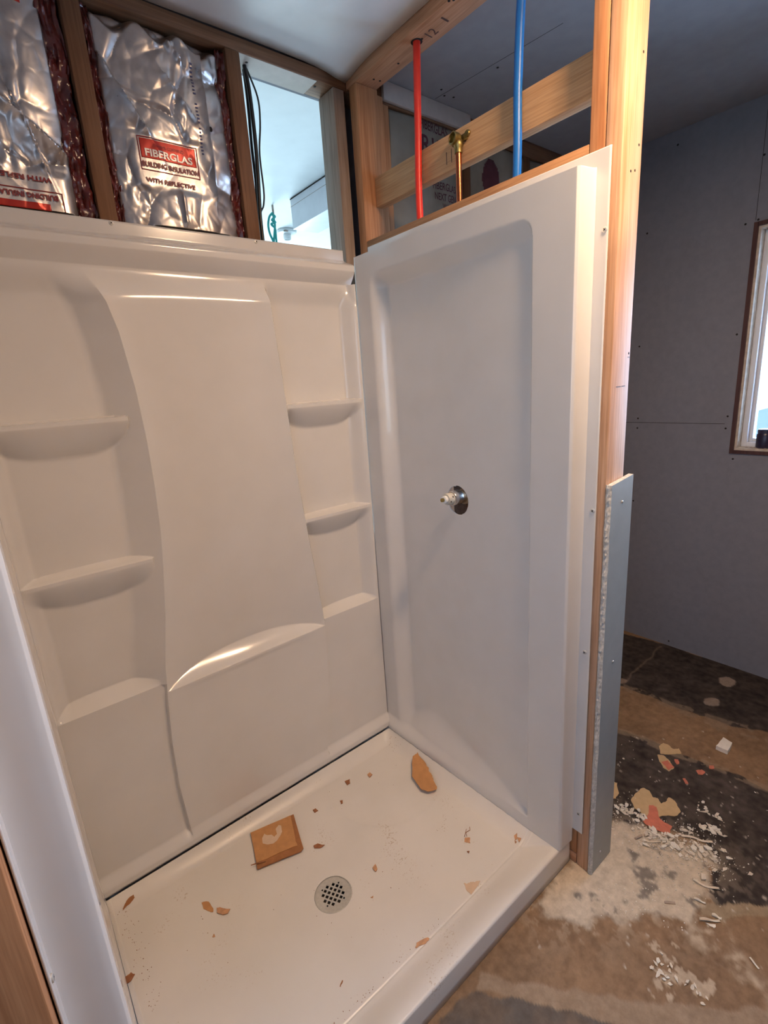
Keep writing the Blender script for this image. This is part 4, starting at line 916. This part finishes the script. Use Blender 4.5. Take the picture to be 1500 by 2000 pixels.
def foil_batt(x0, x1, label, seed, folds, edges, topz):
    e = empty('insulation_batt', ((x0 + x1) / 2, 0.05, 0.045)); tag(e, label, 'insulation batt', 'foil-faced insulation batts')
    z0, z1 = 1.90, topz
    h = foil_height(x0, x1, z0, z1, seed, folds, (-0.70, -0.54, 2.065, 2.178) if x1 > -0.7 else (-1.02, -0.89, 1.966, 2.04))
    xs = np.arange(x0, x1 + 0.0001, 0.0030); zs = np.arange(z0, z1, 0.0034)
    X, Z = np.meshgrid(xs, zs, indexing='ij')
    H = h(X, Z)
    Y = 0.034 - H + 0.035 * sst((Z - (z1 - 0.035 - 0.015 * np.sin(X * 60))) / 0.03)
    Y = np.clip(Y, -0.030, 0.08)
    Y = np.where(Z < 1.966, np.maximum(Y, 0.006), Y)
    grid_obj('foil_facing', np.stack([X, Y, Z], -1), M['foil'], e, smooth=32, thick=0.0008, off=1)
    surf = lambda x, z: 0.034 - h(x, z)
    for (a, b_, ph) in edges:
        xs2 = np.linspace(a, b_, 12); zs2 = np.arange(1.90, z1 + 0.006, 0.006); X2_, Z2_ = np.meshgrid(xs2, zs2, indexing='ij')
        Y2_ = np.zeros_like(X2_)
        for i in range(X2_.shape[0]):
            for j in range(X2_.shape[1]):
                Y2_[i, j] = 0.020 + 0.012 * noise.noise(Vector((X2_[i, j] * 90, ph, Z2_[i, j] * 26))) + 0.006 * noise.noise(Vector((X2_[i, j] * 200, ph, Z2_[i, j] * 90)))
        Xo = X2_ + 0.004 * np.sin(Z2_ * 40 + ph) * (1 if ph % 2 else -1)
        Xo = np.clip(Xo, min(a, b_) - 0.003, max(a, b_) + 0.003)
        grid_obj('stapling_flange', np.stack([Xo, np.clip(Y2_, 0.004, 0.05), Z2_], -1), M['foiledge'], e, smooth=40, thick=0.001, off=1)['label'] = 'dark red shiny side flange'
    box('fibre_core', (x0 + 0.004, 0.062, 0.045), (x1 - 0.004, 0.0905, 2.44), M['batting'], e)
    return e, surf
bR, sR = foil_batt(-0.758, -0.438, 'wrinkled silver foil batt with the red label right side up', 5,
                   [(-0.755, 2.34, -0.64, 2.14, 0.022, 0.020), (-0.60, 2.33, -0.53, 2.24, 0.012, 0.014), (-0.50, 2.40, -0.50, 2.06, 0.014, 0.018), (-0.60, 2.43, -0.555, 2.38, 0.012, 0.02), (-0.60, 2.07, -0.60, 1.98, 0.01, 0.012)],
                   [(-0.7755, -0.752, 1), (-0.446, -0.4155, 2)], 2.445)
bL, sL = foil_batt(-1.170, -0.862, 'wrinkled silver foil batt left of the dark stud, its label upside down', 17,
                   [(-1.05, 2.23, -0.87, 2.10, 0.024, 0.026), (-0.96, 2.20, -0.90, 1.99, 0.016, 0.016), (-1.1, 2.15, -0.95, 1.98, 0.016, 0.012)],
                   [(-0.870, -0.822, 3), (-1.180, -1.165, 4)], 2.445)
def foil_fn(surf, x0, z0, slope=0.0, off=0.0016):
    def fn(u, v):
        x = x0 + u; z = z0 + v + slope * u
        return np.stack([x, surf(x, z) - off, z], -1)
    return fn
def foil_rect(name, surf, x0, x1, z0, z1, mat, parent, off=0.0010):
    xs = np.arange(x0, x1, 0.0025); xs = np.append(xs, x1); zs = np.append(np.arange(z0, z1, 0.0025), z1)
    if len(zs) < 2: zs = np.array([z0, z1])
    X, Z = np.meshgrid(xs, zs, indexing='ij')
    return grid_obj(name, np.stack([X, surf(X, Z) - off, Z], -1), mat, parent, smooth=32, thick=0.0004, off=1)
rl = foil_rect('red_label', sR, -0.692, -0.547, 2.127, 2.172, M['redlabel'], bR)
for nm, a, b_, c_, d_ in (('a', -0.697, -0.6945, 2.100, 2.176), ('b', -0.5435, -0.541, 2.100, 2.176), ('c', -0.697, -0.541, 2.174, 2.1765), ('d', -0.697, -0.541, 2.098, 2.1005)):
    foil_rect('label_border', sR, a, b_, c_, d_, M['redink'], bR, 0.0012)
text_obj('label_text', 'FIBERGLAS', 0.124, 0.018, foil_fn(sR, -0.682, 2.131, 0, 0.0030), M['whiteink'], bR, bold=0.0030)
text_obj('label_text', 'OWENS CORNING', 0.080, 0.008, foil_fn(sR, -0.660, 2.154, 0, 0.0030), M['redink'], bR)
text_obj('label_text', 'BUILDING INSULATION', 0.148, 0.013, foil_fn(sR, -0.693, 2.106, 0, 0.0030), M['redink'], bR, bold=0.0040)
text_obj('label_text', 'WITH REFLECTIVE', 0.130, 0.011, foil_fn(sR, -0.690, 2.070, 0, 0.0030), M['redink'], bR, bold=0.0040)
text_obj('label_text', 'BUILDING INSULATION', 0.150, 0.012, foil_fn(sL, -1.056, 1.989, 0, 0.0030), M['redink'], bL, rot=1, bold=0.0040)
text_obj('label_text', 'WITH REFLECTIVE', 0.150, 0.011, foil_fn(sL, -1.062, 2.027, 0, 0.0030), M['redink'], bL, rot=1, bold=0.0040)
foil_rect('red_label', sL, -1.065, -0.925, 1.966, 1.981, M['redlabel'], bL)
foil_rect('label_border', sL, -0.897, -0.8945, 1.967, 2.008, M['redink'], bL, 0.0012); foil_rect('label_border', sL, -1.07, -0.8945, 2.0065, 2.009, M['redink'], bL, 0.0012)
foil_rect('red_patch', sL, -1.02, -0.90, 2.392, 2.412, M['redlabel'], bL)
# column of small smudged marks printed up the right side of the foil
for k in range(26):
    z_ = 2.375 - k * 0.0085
    if k in (9, 10, 17): continue
    foil_rect('printed_mark', sR, -0.5285 + random.uniform(-.0006, .0006), -0.5225 + random.uniform(-.001, .001), z_, z_ + 0.004, M['blueink'], bR, 0.0012)
bm = bmesh.new(); qx, qz = -0.489, 2.235; bmesh.ops.create_icosphere(bm, subdivisions=2, radius=0.005, matrix=Matrix.Translation((qx, float(sR(np.array([qx]), np.array([qz]))[0]) - 0.001, qz)) @ Matrix.Diagonal((1, .3, 1.4, 1))); bm_obj('puncture', bm, M['hole'], bR)

# grey kraft batts in the right room
def kraft_batt(x0, x1, label):
    e = empty('insulation_batt', ((x0 + x1) / 2, 0.05, 0.045)); tag(e, label, 'insulation batt', 'grey kraft-faced insulation batts')
    xs = np.arange(x0, x1 + 1e-4, 0.006); zs = np.arange(1.2, 2.45, 0.01); X, Z = np.meshgrid(xs, zs, indexing='ij')
    fx = lambda x, z: 0.010 - 0.010 * np.sin(math.pi * (x - x0) / (x1 - x0)) + 0.004 * np.sin(x * 37 + z * 11) * np.sin(z * 23)
    grid_obj('kraft_facing', np.stack([X, fx(X, Z), Z], -1), M['kraft'], e, smooth=60, thick=0.001, off=1)
    box('fibre_core', (x0 + 0.004, 0.030, 0.045), (x1 - 0.004, 0.0905, 2.44), M['batting'], e)
    return e, fx
k1, fk = kraft_batt(0.187, 0.573, 'grey kraft-faced batt lettered R13 behind the red pipe')
kfn = lambda x0, z0: (lambda u, v: np.stack([x0 + u, fk(x0 + u, z0 + v) - 0.0014, z0 + v], -1))
text_obj('printed_text', 'FIBERGLAS', 0.150, 0.032, kfn(0.330, 2.420), M['purple'], k1, bold=0.001)
text_obj('printed_text', 'R13', 0.115, 0.062, kfn(0.335, 2.340), M['purple'], k1, bold=0.0015)
text_obj('printed_text', 'FIBERGLAS', 0.130, 0.026, kfn(0.392, 2.232), M['purple'], k1, bold=0.001)
text_obj('printed_text', 'NEXT GEN', 0.120, 0.026, kfn(0.400, 2.195), M['purple'], k1, bold=0.001)
text_obj('printed_text', 'WAY', 0.060, 0.024, kfn(0.440, 2.162), M['purple'], k1, bold=0.001)
k2, fk2 = kraft_batt(0.615, 0.983, 'grey kraft-faced batt with a faded purple patch between the pipes')
xs = np.arange(0.68, 0.80, 0.006); zs = np.arange(2.24, 2.40, 0.006); X, Z = np.meshgrid(xs, zs, indexing='ij')
kc = ((X[:-1, :-1] - 0.74) / 0.055) ** 2 + ((Z[:-1, :-1] - 2.32) / 0.075) ** 2 < 1
grid_obj('purple_patch', np.stack([X, fk2(X, Z) - 0.002, Z], -1), M['purple'], k2, smooth=60, keep=kc, thick=0.0005, off=1)
k3, fk3 = kraft_batt(1.025, 1.388, 'dark kraft-faced batt near the right wall behind the blue pipe')
X, Z = np.meshgrid(np.arange(1.06, 1.30, 0.01), np.arange(2.26, 2.36, 0.01), indexing='ij')
grid_obj('purple_patch', np.stack([X, fk3(X, Z) - 0.002, Z], -1), M['purple'], k3, smooth=60, thick=0.0005, off=1)

# ------------------------------------------------------------------ scraps in the pan
def pan_z(x, y): return float(pan_h(np.array(x), np.array(y)))
def scrap(name, pxs, mat, label, cat, th=0.0012, ragg=0.0008, curl=0.0, sub=3, extra=None, seed=0):
    pts = [at(p, 2, 0.048)[:2] for p in pxs]; pts = ragged(pts, ragg, sub, seed)
    c = np.mean(pts, 0)
    sm_ = [(c[0] + (p[0] - c[0]) * k_, c[1] + (p[1] - c[1]) * k_) for p in pts for k_ in (0.3, 0.65, 1.0)]
    A_ = np.array([[p[0], p[1], 1] for p in sm_]); b_ = np.array([pan_z(*p) for p in sm_]); cf = np.linalg.lstsq(A_, b_, rcond=None)[0]
    up_ = float((b_ - A_ @ cf).max())
    zf = lambda p: cf[0] * p[0] + cf[1] * p[1] + cf[2] + up_ + 0.0006 + curl * (np.hypot(p[0] - c[0], p[1] - c[1]) / 0.02) ** 2 * 0.01
    bm = bmesh.new(); poly_prism(bm, pts, 0, th, zf)
    o = bm_obj(name, bm, mat); tag(o, label, cat); return o
# square of cardboard: two plies, the upper one peeled back along two edges
cb = [at(p, 2, 0.056)[:2] for p in [(490, 1626), (573, 1590), (592, 1655), (588, 1661), (507, 1694), (502, 1696)]]
zc0 = max(pan_z(*p) for p in cb) + 0.0008
e_ = empty('cardboard_square', (float(np.mean([p[0] for p in cb])), float(np.mean([p[1] for p in cb])), zc0)); tag(e_, 'square piece of brown cardboard with a torn pale patch, lying on the shower pan', 'cardboard')
cbz = [(p[0], p[1]) for p in cb]
bm = bmesh.new(); poly_prism(bm, ragged(cbz, 0.0004, 5, 3), zc0, zc0 + 0.0055); bm_obj('lower_ply', bm, M['kraftdark'], e_)
bm = bmesh.new(); poly_prism(bm, ragged([tuple(p) for p in [at(q, 2, 0.058)[:2] for q in [(489, 1626), (567, 1592), (571, 1608), (577, 1640), (581, 1651), (570, 1654), (545, 1665), (520, 1677), (502, 1684)]]], 0.0005, 4, 5), zc0 + 0.0056, zc0 + 0.0072); bm_obj('upper_ply', bm, M['kraftpaper'], e_)
bm = bmesh.new(); poly_prism(bm, ragged([tuple(at(q, 2, 0.058)[:2]) for q in [(516, 1628), (512, 1637), (513, 1647), (523, 1649), (534, 1647), (541, 1641), (546, 1634), (551, 1624), (549, 1612), (544, 1611), (538, 1619), (541, 1628), (536, 1634), (530, 1630), (522, 1631)]], 0.0005, 3, 6), zc0 + 0.0073, zc0 + 0.0076); bm_obj('torn_patch', bm, M['kraftpale'], e_)['label'] = 'pale torn patch'
tw = at((490, 1690), 2, zc0 + 0.010); tw2 = at((519, 1682), 2, zc0 + 0.010)
bm = bmesh.new(); tube(bm, [tuple(tw), tuple((tw + tw2) / 2 + np.array([0, 0.001, 0.0005])), tuple(tw2)], [0.0012, 0.0022, 0.0008], 8)
tag(bm_obj('twig', bm, M['leaf'], None, 40), 'dark brown twig sticking out from the cardboard square', 'twig')
sc = scrap('torn_paper', [(816, 1484), (806, 1490), (805, 1523), (815, 1537), (822, 1548), (838, 1554), (852, 1551), (853, 1545), (846, 1530), (840, 1517), (832, 1500)], M['kraftpaper'], 'long torn brown cardboard scrap with a perforated edge near the right panel', 'scrap', 0.0018, 0.0026, 0.02, 5, seed=2)
scrap('torn_paper', [(264, 1758), (265, 1762), (256, 1772), (241, 1785), (248, 1772), (253, 1766)], M['kraftdark'], 'thin brown sliver lying at the back left of the pan', 'scrap', seed=4)
scrap('torn_paper', [(394, 1765), (400, 1762), (408, 1762), (417, 1775), (416, 1782), (410, 1782), (398, 1776)], M['kraftpaper'], 'flat brown paper scrap, left of the pair in the left of the pan', 'scrap', seed=5)
scrap('dry_leaf', [(424, 1776), (430, 1774), (450, 1778), (445, 1786), (436, 1788), (424, 1784)], M['leafpale'], 'curled reddish-brown scrap, right of the pair in the left of the pan', 'leaf', 0.002, curl=0.3, seed=6)
scrap('torn_paper', [(418, 1824), (421, 1830), (415, 1831)], M['leafpale'], 'small triangular brown scrap below the pair in the left of the pan', 'scrap', seed=7)
scrap('dry_leaf', [(262, 1920), (268, 1923), (262, 1937), (254, 1944), (248, 1944), (251, 1930)], M['leaf'], 'crumpled dark brown leaf at the lower left beside the left panel', 'leaf', 0.0025, curl=0.25, seed=8)
scrap('dry_leaf', [(612, 1652), (620, 1647), (634, 1651), (624, 1656), (614, 1656)], M['leaf'], 'dark pointed dry leaf to the right of the cardboard square', 'leaf', 0.002, curl=0.3, seed=9)
scrap('torn_paper', [(908, 1638), (918, 1638), (918, 1649), (907, 1646)], M['leafpale'], 'small squarish tan scrap in the right part of the pan', 'scrap', seed=10)
scrap('torn_paper', [(906, 1726), (912, 1728), (920, 1724), (926, 1725), (930, 1722), (938, 1723), (932, 1734), (920, 1748), (912, 1742)], M['kraftpale'], 'ragged pale tan paper scrap at the pan step near the right end', 'scrap', ragg=0.0012, seed=11)
scrap('torn_paper', [(811, 1851), (815, 1842), (824, 1836), (836, 1831), (839, 1834), (832, 1842), (822, 1846), (813, 1852)], M['leafpale'], 'reddish-brown paper scrap lying on the step line of the pan', 'scrap', ragg=0.001, seed=12)
scrap('dry_leaf', [(728, 1694), (733, 1687), (737, 1696), (734, 1702), (730, 1699)], M['leafpale'], 'small upright brown husk right of the drain', 'leaf', 0.003, curl=0.3, seed=13)
scrap('dry_leaf', [(674, 1527), (683, 1523), (684, 1530), (678, 1534)], M['leaf'], 'tiny dark husk near the back edge, left of the other back one', 'leaf', 0.003, seed=14)
scrap('dry_leaf', [(717, 1514), (722, 1510), (727, 1514), (722, 1520)], M['leafpale'], 'tiny brown husk near the back edge, nearer the corner', 'leaf', 0.003, seed=15)
scrap('dry_leaf', [(611, 1583), (617, 1580), (621, 1584), (615, 1588)], M['leaf'], 'tiny curled brown bit just above the cardboard square corner', 'leaf', 0.003, seed=16)
scrap('dry_leaf', [(664, 1564), (669, 1563), (669, 1569), (666, 1570)], M['leaf'], 'dark crumb between the back edge and the pan centre', 'crumb', 0.002, seed=17)
scrap('dry_leaf', [(724, 1751), (729, 1748), (728, 1753)], M['leafpale'], 'tiny tan crumb below the husk right of the drain', 'crumb', 0.002, seed=18)
scrap('dry_leaf', [(912, 1665), (917, 1664), (916, 1668)], M['leaf'], 'single dark crumb below the squarish tan scrap', 'crumb', 0.002, seed=19)
scrap('wood_splinter', [(668, 1914), (670, 1915), (665, 1927), (663, 1926)], M['kraftdark'], 'short wood splinter at the lower edge of the pan floor', 'splinter', seed=20)
q = at((912, 1632), 2, 0.05)
bm = bmesh.new()
for a_, b_ in (((907, 1634), (911, 1618)), ((910, 1626), (918, 1620)), ((910, 1626), (912, 1632)), ((918, 1620), (917, 1614))):
    u_, v_ = at(a_, 2, 0.052), at(b_, 2, 0.055); u_[2] = pan_z(u_[0], u_[1]) + 0.0012; v_[2] = pan_z(v_[0], v_[1]) + 0.0015; tube(bm, [tuple(u_), tuple(v_)], 0.0009, 6)
tag(bm_obj('twig', bm, M['leaf'], None, 40), 'small forked twig above the squarish tan scrap', 'twig')
bm = bmesh.new()
for i, pp in enumerate([[(1004, 1634), (1010, 1632), (1010, 1640), (1006, 1641)], [(1010, 1638), (1018, 1641), (1014, 1646)], [(1005, 1642), (1009, 1645), (1006, 1647)]]):
    pts = [at(p, 2, 0.056)[:2] for p in pp]; poly_prism(bm, pts, 0, 0.002 + 0.001 * i, lambda p: pan_z(p[0], p[1]) + 0.0006)
tag(bm_obj('peeling_flake', bm, M['leafpale']), 'peeling pinkish flake in the front right corner of the pan', 'flake')
# dirt crumbs nobody could count
bm = bmesh.new(); r_ = random.Random(5)
def crumb(x, y, z, s): bmesh.ops.create_icosphere(bm, subdivisions=1, radius=s, matrix=Matrix.Translation((x, y, z + s * 0.5)) @ Euler((r_.random() * 6, r_.random() * 6, r_.random() * 6)).to_matrix().to_4x4() @ Matrix.Diagonal((1, 0.7, 0.5, 1)))
for k in range(230):
    m_ = r_.random()
    if m_ < 0.30: x_, y_ = -1.135 + r_.gauss(0, 0.010), r_.uniform(-0.45, -0.12)
    elif m_ < 0.62:
        x_ = r_.uniform(-0.98, -0.45); y_ = -0.770 + abs(r_.gauss(0, 0.012))
    elif m_ < 0.72: x_, y_ = -0.11 + r_.gauss(0, 0.02), r_.uniform(-0.20, -0.12)
    else: x_, y_ = r_.uniform(-1.1, -0.1), r_.uniform(-0.76, -0.14)
    if math.hypot(x_ - DRX, y_ - DRY) < 0.06 or (-0.79 < x_ < -0.59 and -0.32 < y_ < -0.13): continue
    crumb(x_, y_, pan_z(x_, y_), r_.uniform(0.0006, 0.0017))
tag(bm_obj('dirt_crumbs', bm, M['leaf']), 'fine brown dirt crumbs scattered over the shower pan', 'crumbs', kind='stuff')

# ------------------------------------------------------------------ debris on the concrete
def fscrap(name, pxs, mat, label, cat, th=0.002, z0=0.0006, ragg=0.0015, sub=4, seed=0):
    pts = ragged([tuple(at(p, 2, 0.0)[:2]) for p in pxs], ragg, sub, seed)
    bm = bmesh.new(); poly_prism(bm, pts, z0, z0 + th); o = bm_obj(name, bm, mat); tag(o, label, cat); return o
fscrap('flooring_scrap', [(1232, 1562), (1242, 1550), (1255, 1539), (1268, 1545), (1275, 1558), (1284, 1560), (1292, 1571), (1301, 1566), (1306, 1558), (1318, 1565), (1330, 1586), (1322, 1594), (1300, 1594), (1275, 1597), (1258, 1592), (1240, 1580)], M['tanscrap'], 'large tan flooring scrap under the salmon red piece', 'scrap', seed=31)
fscrap('flooring_scrap', [(1267, 1575), (1274, 1575), (1283, 1579), (1286, 1598), (1296, 1607), (1312, 1616), (1307, 1632), (1295, 1627), (1275, 1620), (1258, 1610), (1254, 1602), (1266, 1594)], M['redscrap'], 'salmon red flooring scrap lying on the plaster pile', 'scrap', 0.002, 0.0032, seed=32)
fscrap('flooring_scrap', [(1287, 1458), (1295, 1452), (1306, 1456), (1314, 1464), (1326, 1463), (1331, 1472), (1318, 1473), (1300, 1474), (1289, 1472)], M['tanscrap'], 'tan flooring scrap at the edge of the brown band, farther one', 'scrap', seed=33)
fscrap('flooring_scrap', [(1284, 1475), (1296, 1476), (1308, 1487), (1316, 1501), (1306, 1507), (1296, 1500), (1288, 1488)], M['tanscrap'], 'tan scrap with a red half below the farther tan one', 'scrap', seed=34)
fscrap('flooring_scrap', [(1292, 1490), (1304, 1487), (1316, 1500), (1305, 1505)], M['redscrap'], 'red half lying on the tan scrap near the brown band', 'scrap', 0.001, 0.0030, seed=35)
fscrap('flooring_scrap', [(1360, 1506), (1371, 1504), (1378, 1509), (1372, 1514), (1364, 1513)], M['redscrap'], 'small salmon red scrap alone on the dark band', 'scrap', seed=36)
fscrap('flooring_scrap', [(1316, 1484), (1324, 1484), (1327, 1491), (1322, 1494)], M['redscrap'], 'small red flake right of the tan scrap with the red half', 'scrap', seed=37)
fscrap('flooring_scrap', [(1384, 1496), (1394, 1496), (1395, 1502), (1386, 1503)], M['redscrap'], 'faint red flake at the brown band edge', 'scrap', seed=38)
fscrap('flooring_scrap', [(1333, 1521), (1339, 1521), (1345, 1532), (1339, 1531)], M['redscrap'], 'narrow orange flake in the middle of the dark band', 'scrap', seed=39)
fscrap('flooring_scrap', [(1196, 1528), (1205, 1530), (1208, 1550), (1202, 1560), (1190, 1563), (1188, 1540)], M['tanscrap'], 'tan scrap half hidden behind the drywall strip', 'scrap', seed=40)
# broken tile piece
bk = [tuple(at(p, 2, 0.0)[:2]) for p in [(1398, 1464), (1412, 1447), (1429, 1458), (1421, 1474)]]
bm = bmesh.new(); poly_prism(bm, ragged(bk, 0.001, 4, 2), 0.0005, 0.018); tag(bm_obj('plaster_block', bm, M['plasterw']), 'thick pale plaster block alone on the brown band', 'plaster')
# countable chips of the plaster pile
r_ = random.Random(21)
def chip_mesh(s, rr_):
    bm = bmesh.new(); n_ = rr_.randint(4, 6); pts = []
    for k in range(n_):
        a_ = 2 * math.pi * k / n_ + rr_.uniform(-.35, .35); q_ = s * rr_.uniform(0.6, 1.05); pts.append((q_ * math.cos(a_), q_ * math.sin(a_) * 0.7))
    poly_prism(bm, pts, 0, s * rr_.uniform(0.12, 0.3)); bmesh.ops.recalc_face_normals(bm, faces=bm.faces)
    me = bpy.data.meshes.new('plaster_chip'); bm.to_mesh(me); bm.free(); me.materials.append(M['plasterw'] if rr_.random() < .5 else M['plaster']); return me
chips = [chip_mesh(0.011, r_) for _ in range(14)]
pile = [at(p, 2, 0)[:2] for p in [(1225, 1588), (1240, 1596), (1258, 1625), (1285, 1635), (1310, 1640), (1345, 1650), (1365, 1662), (1385, 1672), (1395, 1690), (1330, 1668), (1300, 1655), (1270, 1645), (1340, 1625), (1355, 1670)]]
def put_chip(x, y, z, s, label, group):
    o = bpy.data.objects.new('plaster_chip', r_.choice(chips)); COL.objects.link(o); o.location = (x, y, z)
    o.rotation_euler = (r_.gauss(0, 0.22), r_.gauss(0, 0.22), r_.uniform(0, 6.28)); o.scale = (s * r_.uniform(.8, 1.6), s, s); tag(o, label, 'plaster chip', group)
for k in range(125):
    c = r_.choice(pile); x_, y_ = c[0] + r_.gauss(0, 0.020), c[1] + r_.gauss(0, 0.016)
    if x_ < 0.125 and y_ > -0.97: continue
    put_chip(x_, y_, 0.0025 + abs(r_.gauss(0, 0.0035)), r_.uniform(0.45, 1.15), 'white plaster chip in the heap beside the salmon red scrap', 'plaster chips of the heap')
cl2 = [at(p, 2, 0)[:2] for p in [(1368, 1580), (1376, 1575), (1383, 1588), (1397, 1595), (1403, 1600)]]
for k in range(14):
    c = cl2[k % 5]; put_chip(c[0] + r_.gauss(0, .008), c[1] + r_.gauss(0, .007), 0.003, r_.uniform(.5, 1.0), 'white plaster chip in the small far cluster on the dark band', 'plaster chips of the far cluster')
cl3 = [at(p, 2, 0)[:2] for p in [(1378, 1618), (1390, 1618), (1400, 1625), (1405, 1632)]]
for k in range(18):
    c = cl3[k % 4]; put_chip(c[0] + r_.gauss(0, .008), c[1] + r_.gauss(0, .007), 0.003 + 0.002 * r_.random(), r_.uniform(.6, 1.2), 'white plaster chip in the cluster right of the heap', 'plaster chips of the right cluster')
cl4 = [at(p, 2, 0)[:2] for p in [(1287, 1882), (1275, 1895), (1306, 1885), (1312, 1895), (1300, 1908), (1290, 1905), (1320, 1910), (1337, 1920), (1312, 1925), (1357, 1927), (1365, 1945), (1374, 1955)]]
for k in range(30):
    c = cl4[k % 12]; put_chip(c[0] + r_.gauss(0, .005), c[1] + r_.gauss(0, .005), 0.002, r_.uniform(.35, .75), 'pale plaster crumb in the cluster low on the brown floor', 'plaster crumbs of the near cluster')
lone = [((1413, 1660), 'upper'), ((1423, 1677), 'lower'), ]
put_chip(*at((1413, 1661), 2, 0.003), 1.0, 'lone white plaster chip right of the heap, upper of two', None)
put_chip(*at((1424, 1676), 2, 0.003), 1.0, 'lone white plaster chip right of the heap, lower of two', None)
put_chip(*at((1374, 1713), 2, 0.004), 1.2, 'white plaster lump below the heap on the dark band', None)
put_chip(*at((1218, 1482), 2, 0.003), 0.7, 'tiny plaster chip just right of the drywall strip on the dark band', None)
put_chip(*at((1292, 1862), 2, 0.003), 0.6, 'small round crumb above the near cluster', None)
put_chip(*at((1465, 1707), 2, 0.003), 0.8, 'white chip near the right edge on the dark band', None)
for k in range(60):
    x_, y_ = r_.uniform(0.15, 0.85), r_.uniform(-1.25, -0.72)
    if x_ > 0.75: continue
    put_chip(x_, y_, 0.0012, r_.uniform(.15, .36), 'tiny white plaster flake scattered on the dark floor band', 'tiny flakes on the dark band')
# curled strips of peel
def strip(pxs, w_, mat, label, zup=0.004, th=0.0008):
    w_ *= 0.62
    pts = smooth_path([at(p, 2, 0.0) for p in pxs], 6); n_ = len(pts); P_ = np.zeros((n_, 4, 3))
    for i, p in enumerate(pts):
        p = np.array(p); t = np.array(pts[min(i + 1, n_ - 1)]) - np.array(pts[max(i - 1, 0)]); t /= np.linalg.norm(t) + 1e-9; nn = np.array([-t[1], t[0], 0])
        for j in range(4): P_[i, j] = p + nn * w_ * (j / 3 - .5) + np.array([0, 0, 0.0025 + zup * (abs(j / 3 - .5) * 2) ** 2 * (0.6 + 0.4 * math.sin(i * .5))])
    tag(grid_obj('paint_peel', P_, mat, smooth=60, thick=th, off=0), label, 'paint peel')
strip([(1240, 1640), (1262, 1632), (1290, 1634), (1312, 1637)], 0.010, M['peel'], 'long curled peel lying along the plaster heap, left one')
strip([(1330, 1634), (1355, 1638), (1375, 1645), (1392, 1647)], 0.012, M['plaster'], 'curled peel strip at the right of the heap, upper one')
strip([(1262, 1625), (1256, 1636), (1268, 1646), (1290, 1646)], 0.006, M['plaster'], 'hooked thin peel at the left of the plaster heap')
strip([(1375, 1655), (1390, 1670), (1398, 1688)], 0.012, M['plaster'], 'broad curled peel at the right end of the heap')
strip([(1352, 1718), (1368, 1728), (1385, 1735), (1405, 1738)], 0.010, M['plaster'], 'pale twisted peel below the heap at the dark band edge')
strip([(1366, 1798), (1385, 1800), (1406, 1801)], 0.009, M['plaster'], 'pale pointed peel on the brown floor below the dark band', 0.008)
strip([(1390, 1789), (1400, 1793), (1409, 1797)], 0.010, M['plasterw'], 'short white curl above the pointed peel', 0.008)
fscrap('paint_peel', [(1378, 1803), (1398, 1808), (1397, 1814), (1386, 1809)], M['plasterw'], 'white triangular flake under the pointed peel', 'paint peel', 0.002, seed=51)
strip([(1464, 1871), (1473, 1883), (1482, 1894)], 0.007, M['plasterw'], 'straight white sliver near the right edge of the floor', 0.002)
fscrap('wood_shim', [(1297, 1761), (1318, 1763), (1319, 1767), (1298, 1765)], M['peel'], 'small grey-brown stick in the plaster dust', 'stick', 0.003, 0.0006, 0.0005, 3, seed=52)
strip([(1355, 1756), (1368, 1762), (1378, 1766)], 0.008, M['plasterw'], 'small white curl at the lower end of the dust patch', 0.005)
strip([(1180, 1610), (1188, 1616), (1200, 1622)], 0.008, M['plaster'], 'small peel beside the foot of the drywall strip', 0.005)
# dust grains
bm = bmesh.new(); r_ = random.Random(9)
for k in range(900):
    c = r_.choice(pile + pile + [(0.05, -1.12), (0.12, -1.16), (0.0, -1.05)]); x_, y_ = c[0] + r_.gauss(0, 0.045), c[1] + r_.gauss(0, 0.038)
    if (x_ < 0.125 and y_ > -0.965) or x_ < -0.3: continue
    s_ = r_.uniform(0.0008, 0.0026)
    bmesh.ops.create_icosphere(bm, subdivisions=1, radius=s_, matrix=Matrix.Translation((x_, y_, s_ * 0.6)) @ Matrix.Diagonal((1, r_.uniform(.6, 1), .7, 1)))
tag(bm_obj('plaster_grit', bm, M['plasterw']), 'fine white plaster grit spread over the concrete beside the strip', 'grit', kind='stuff')
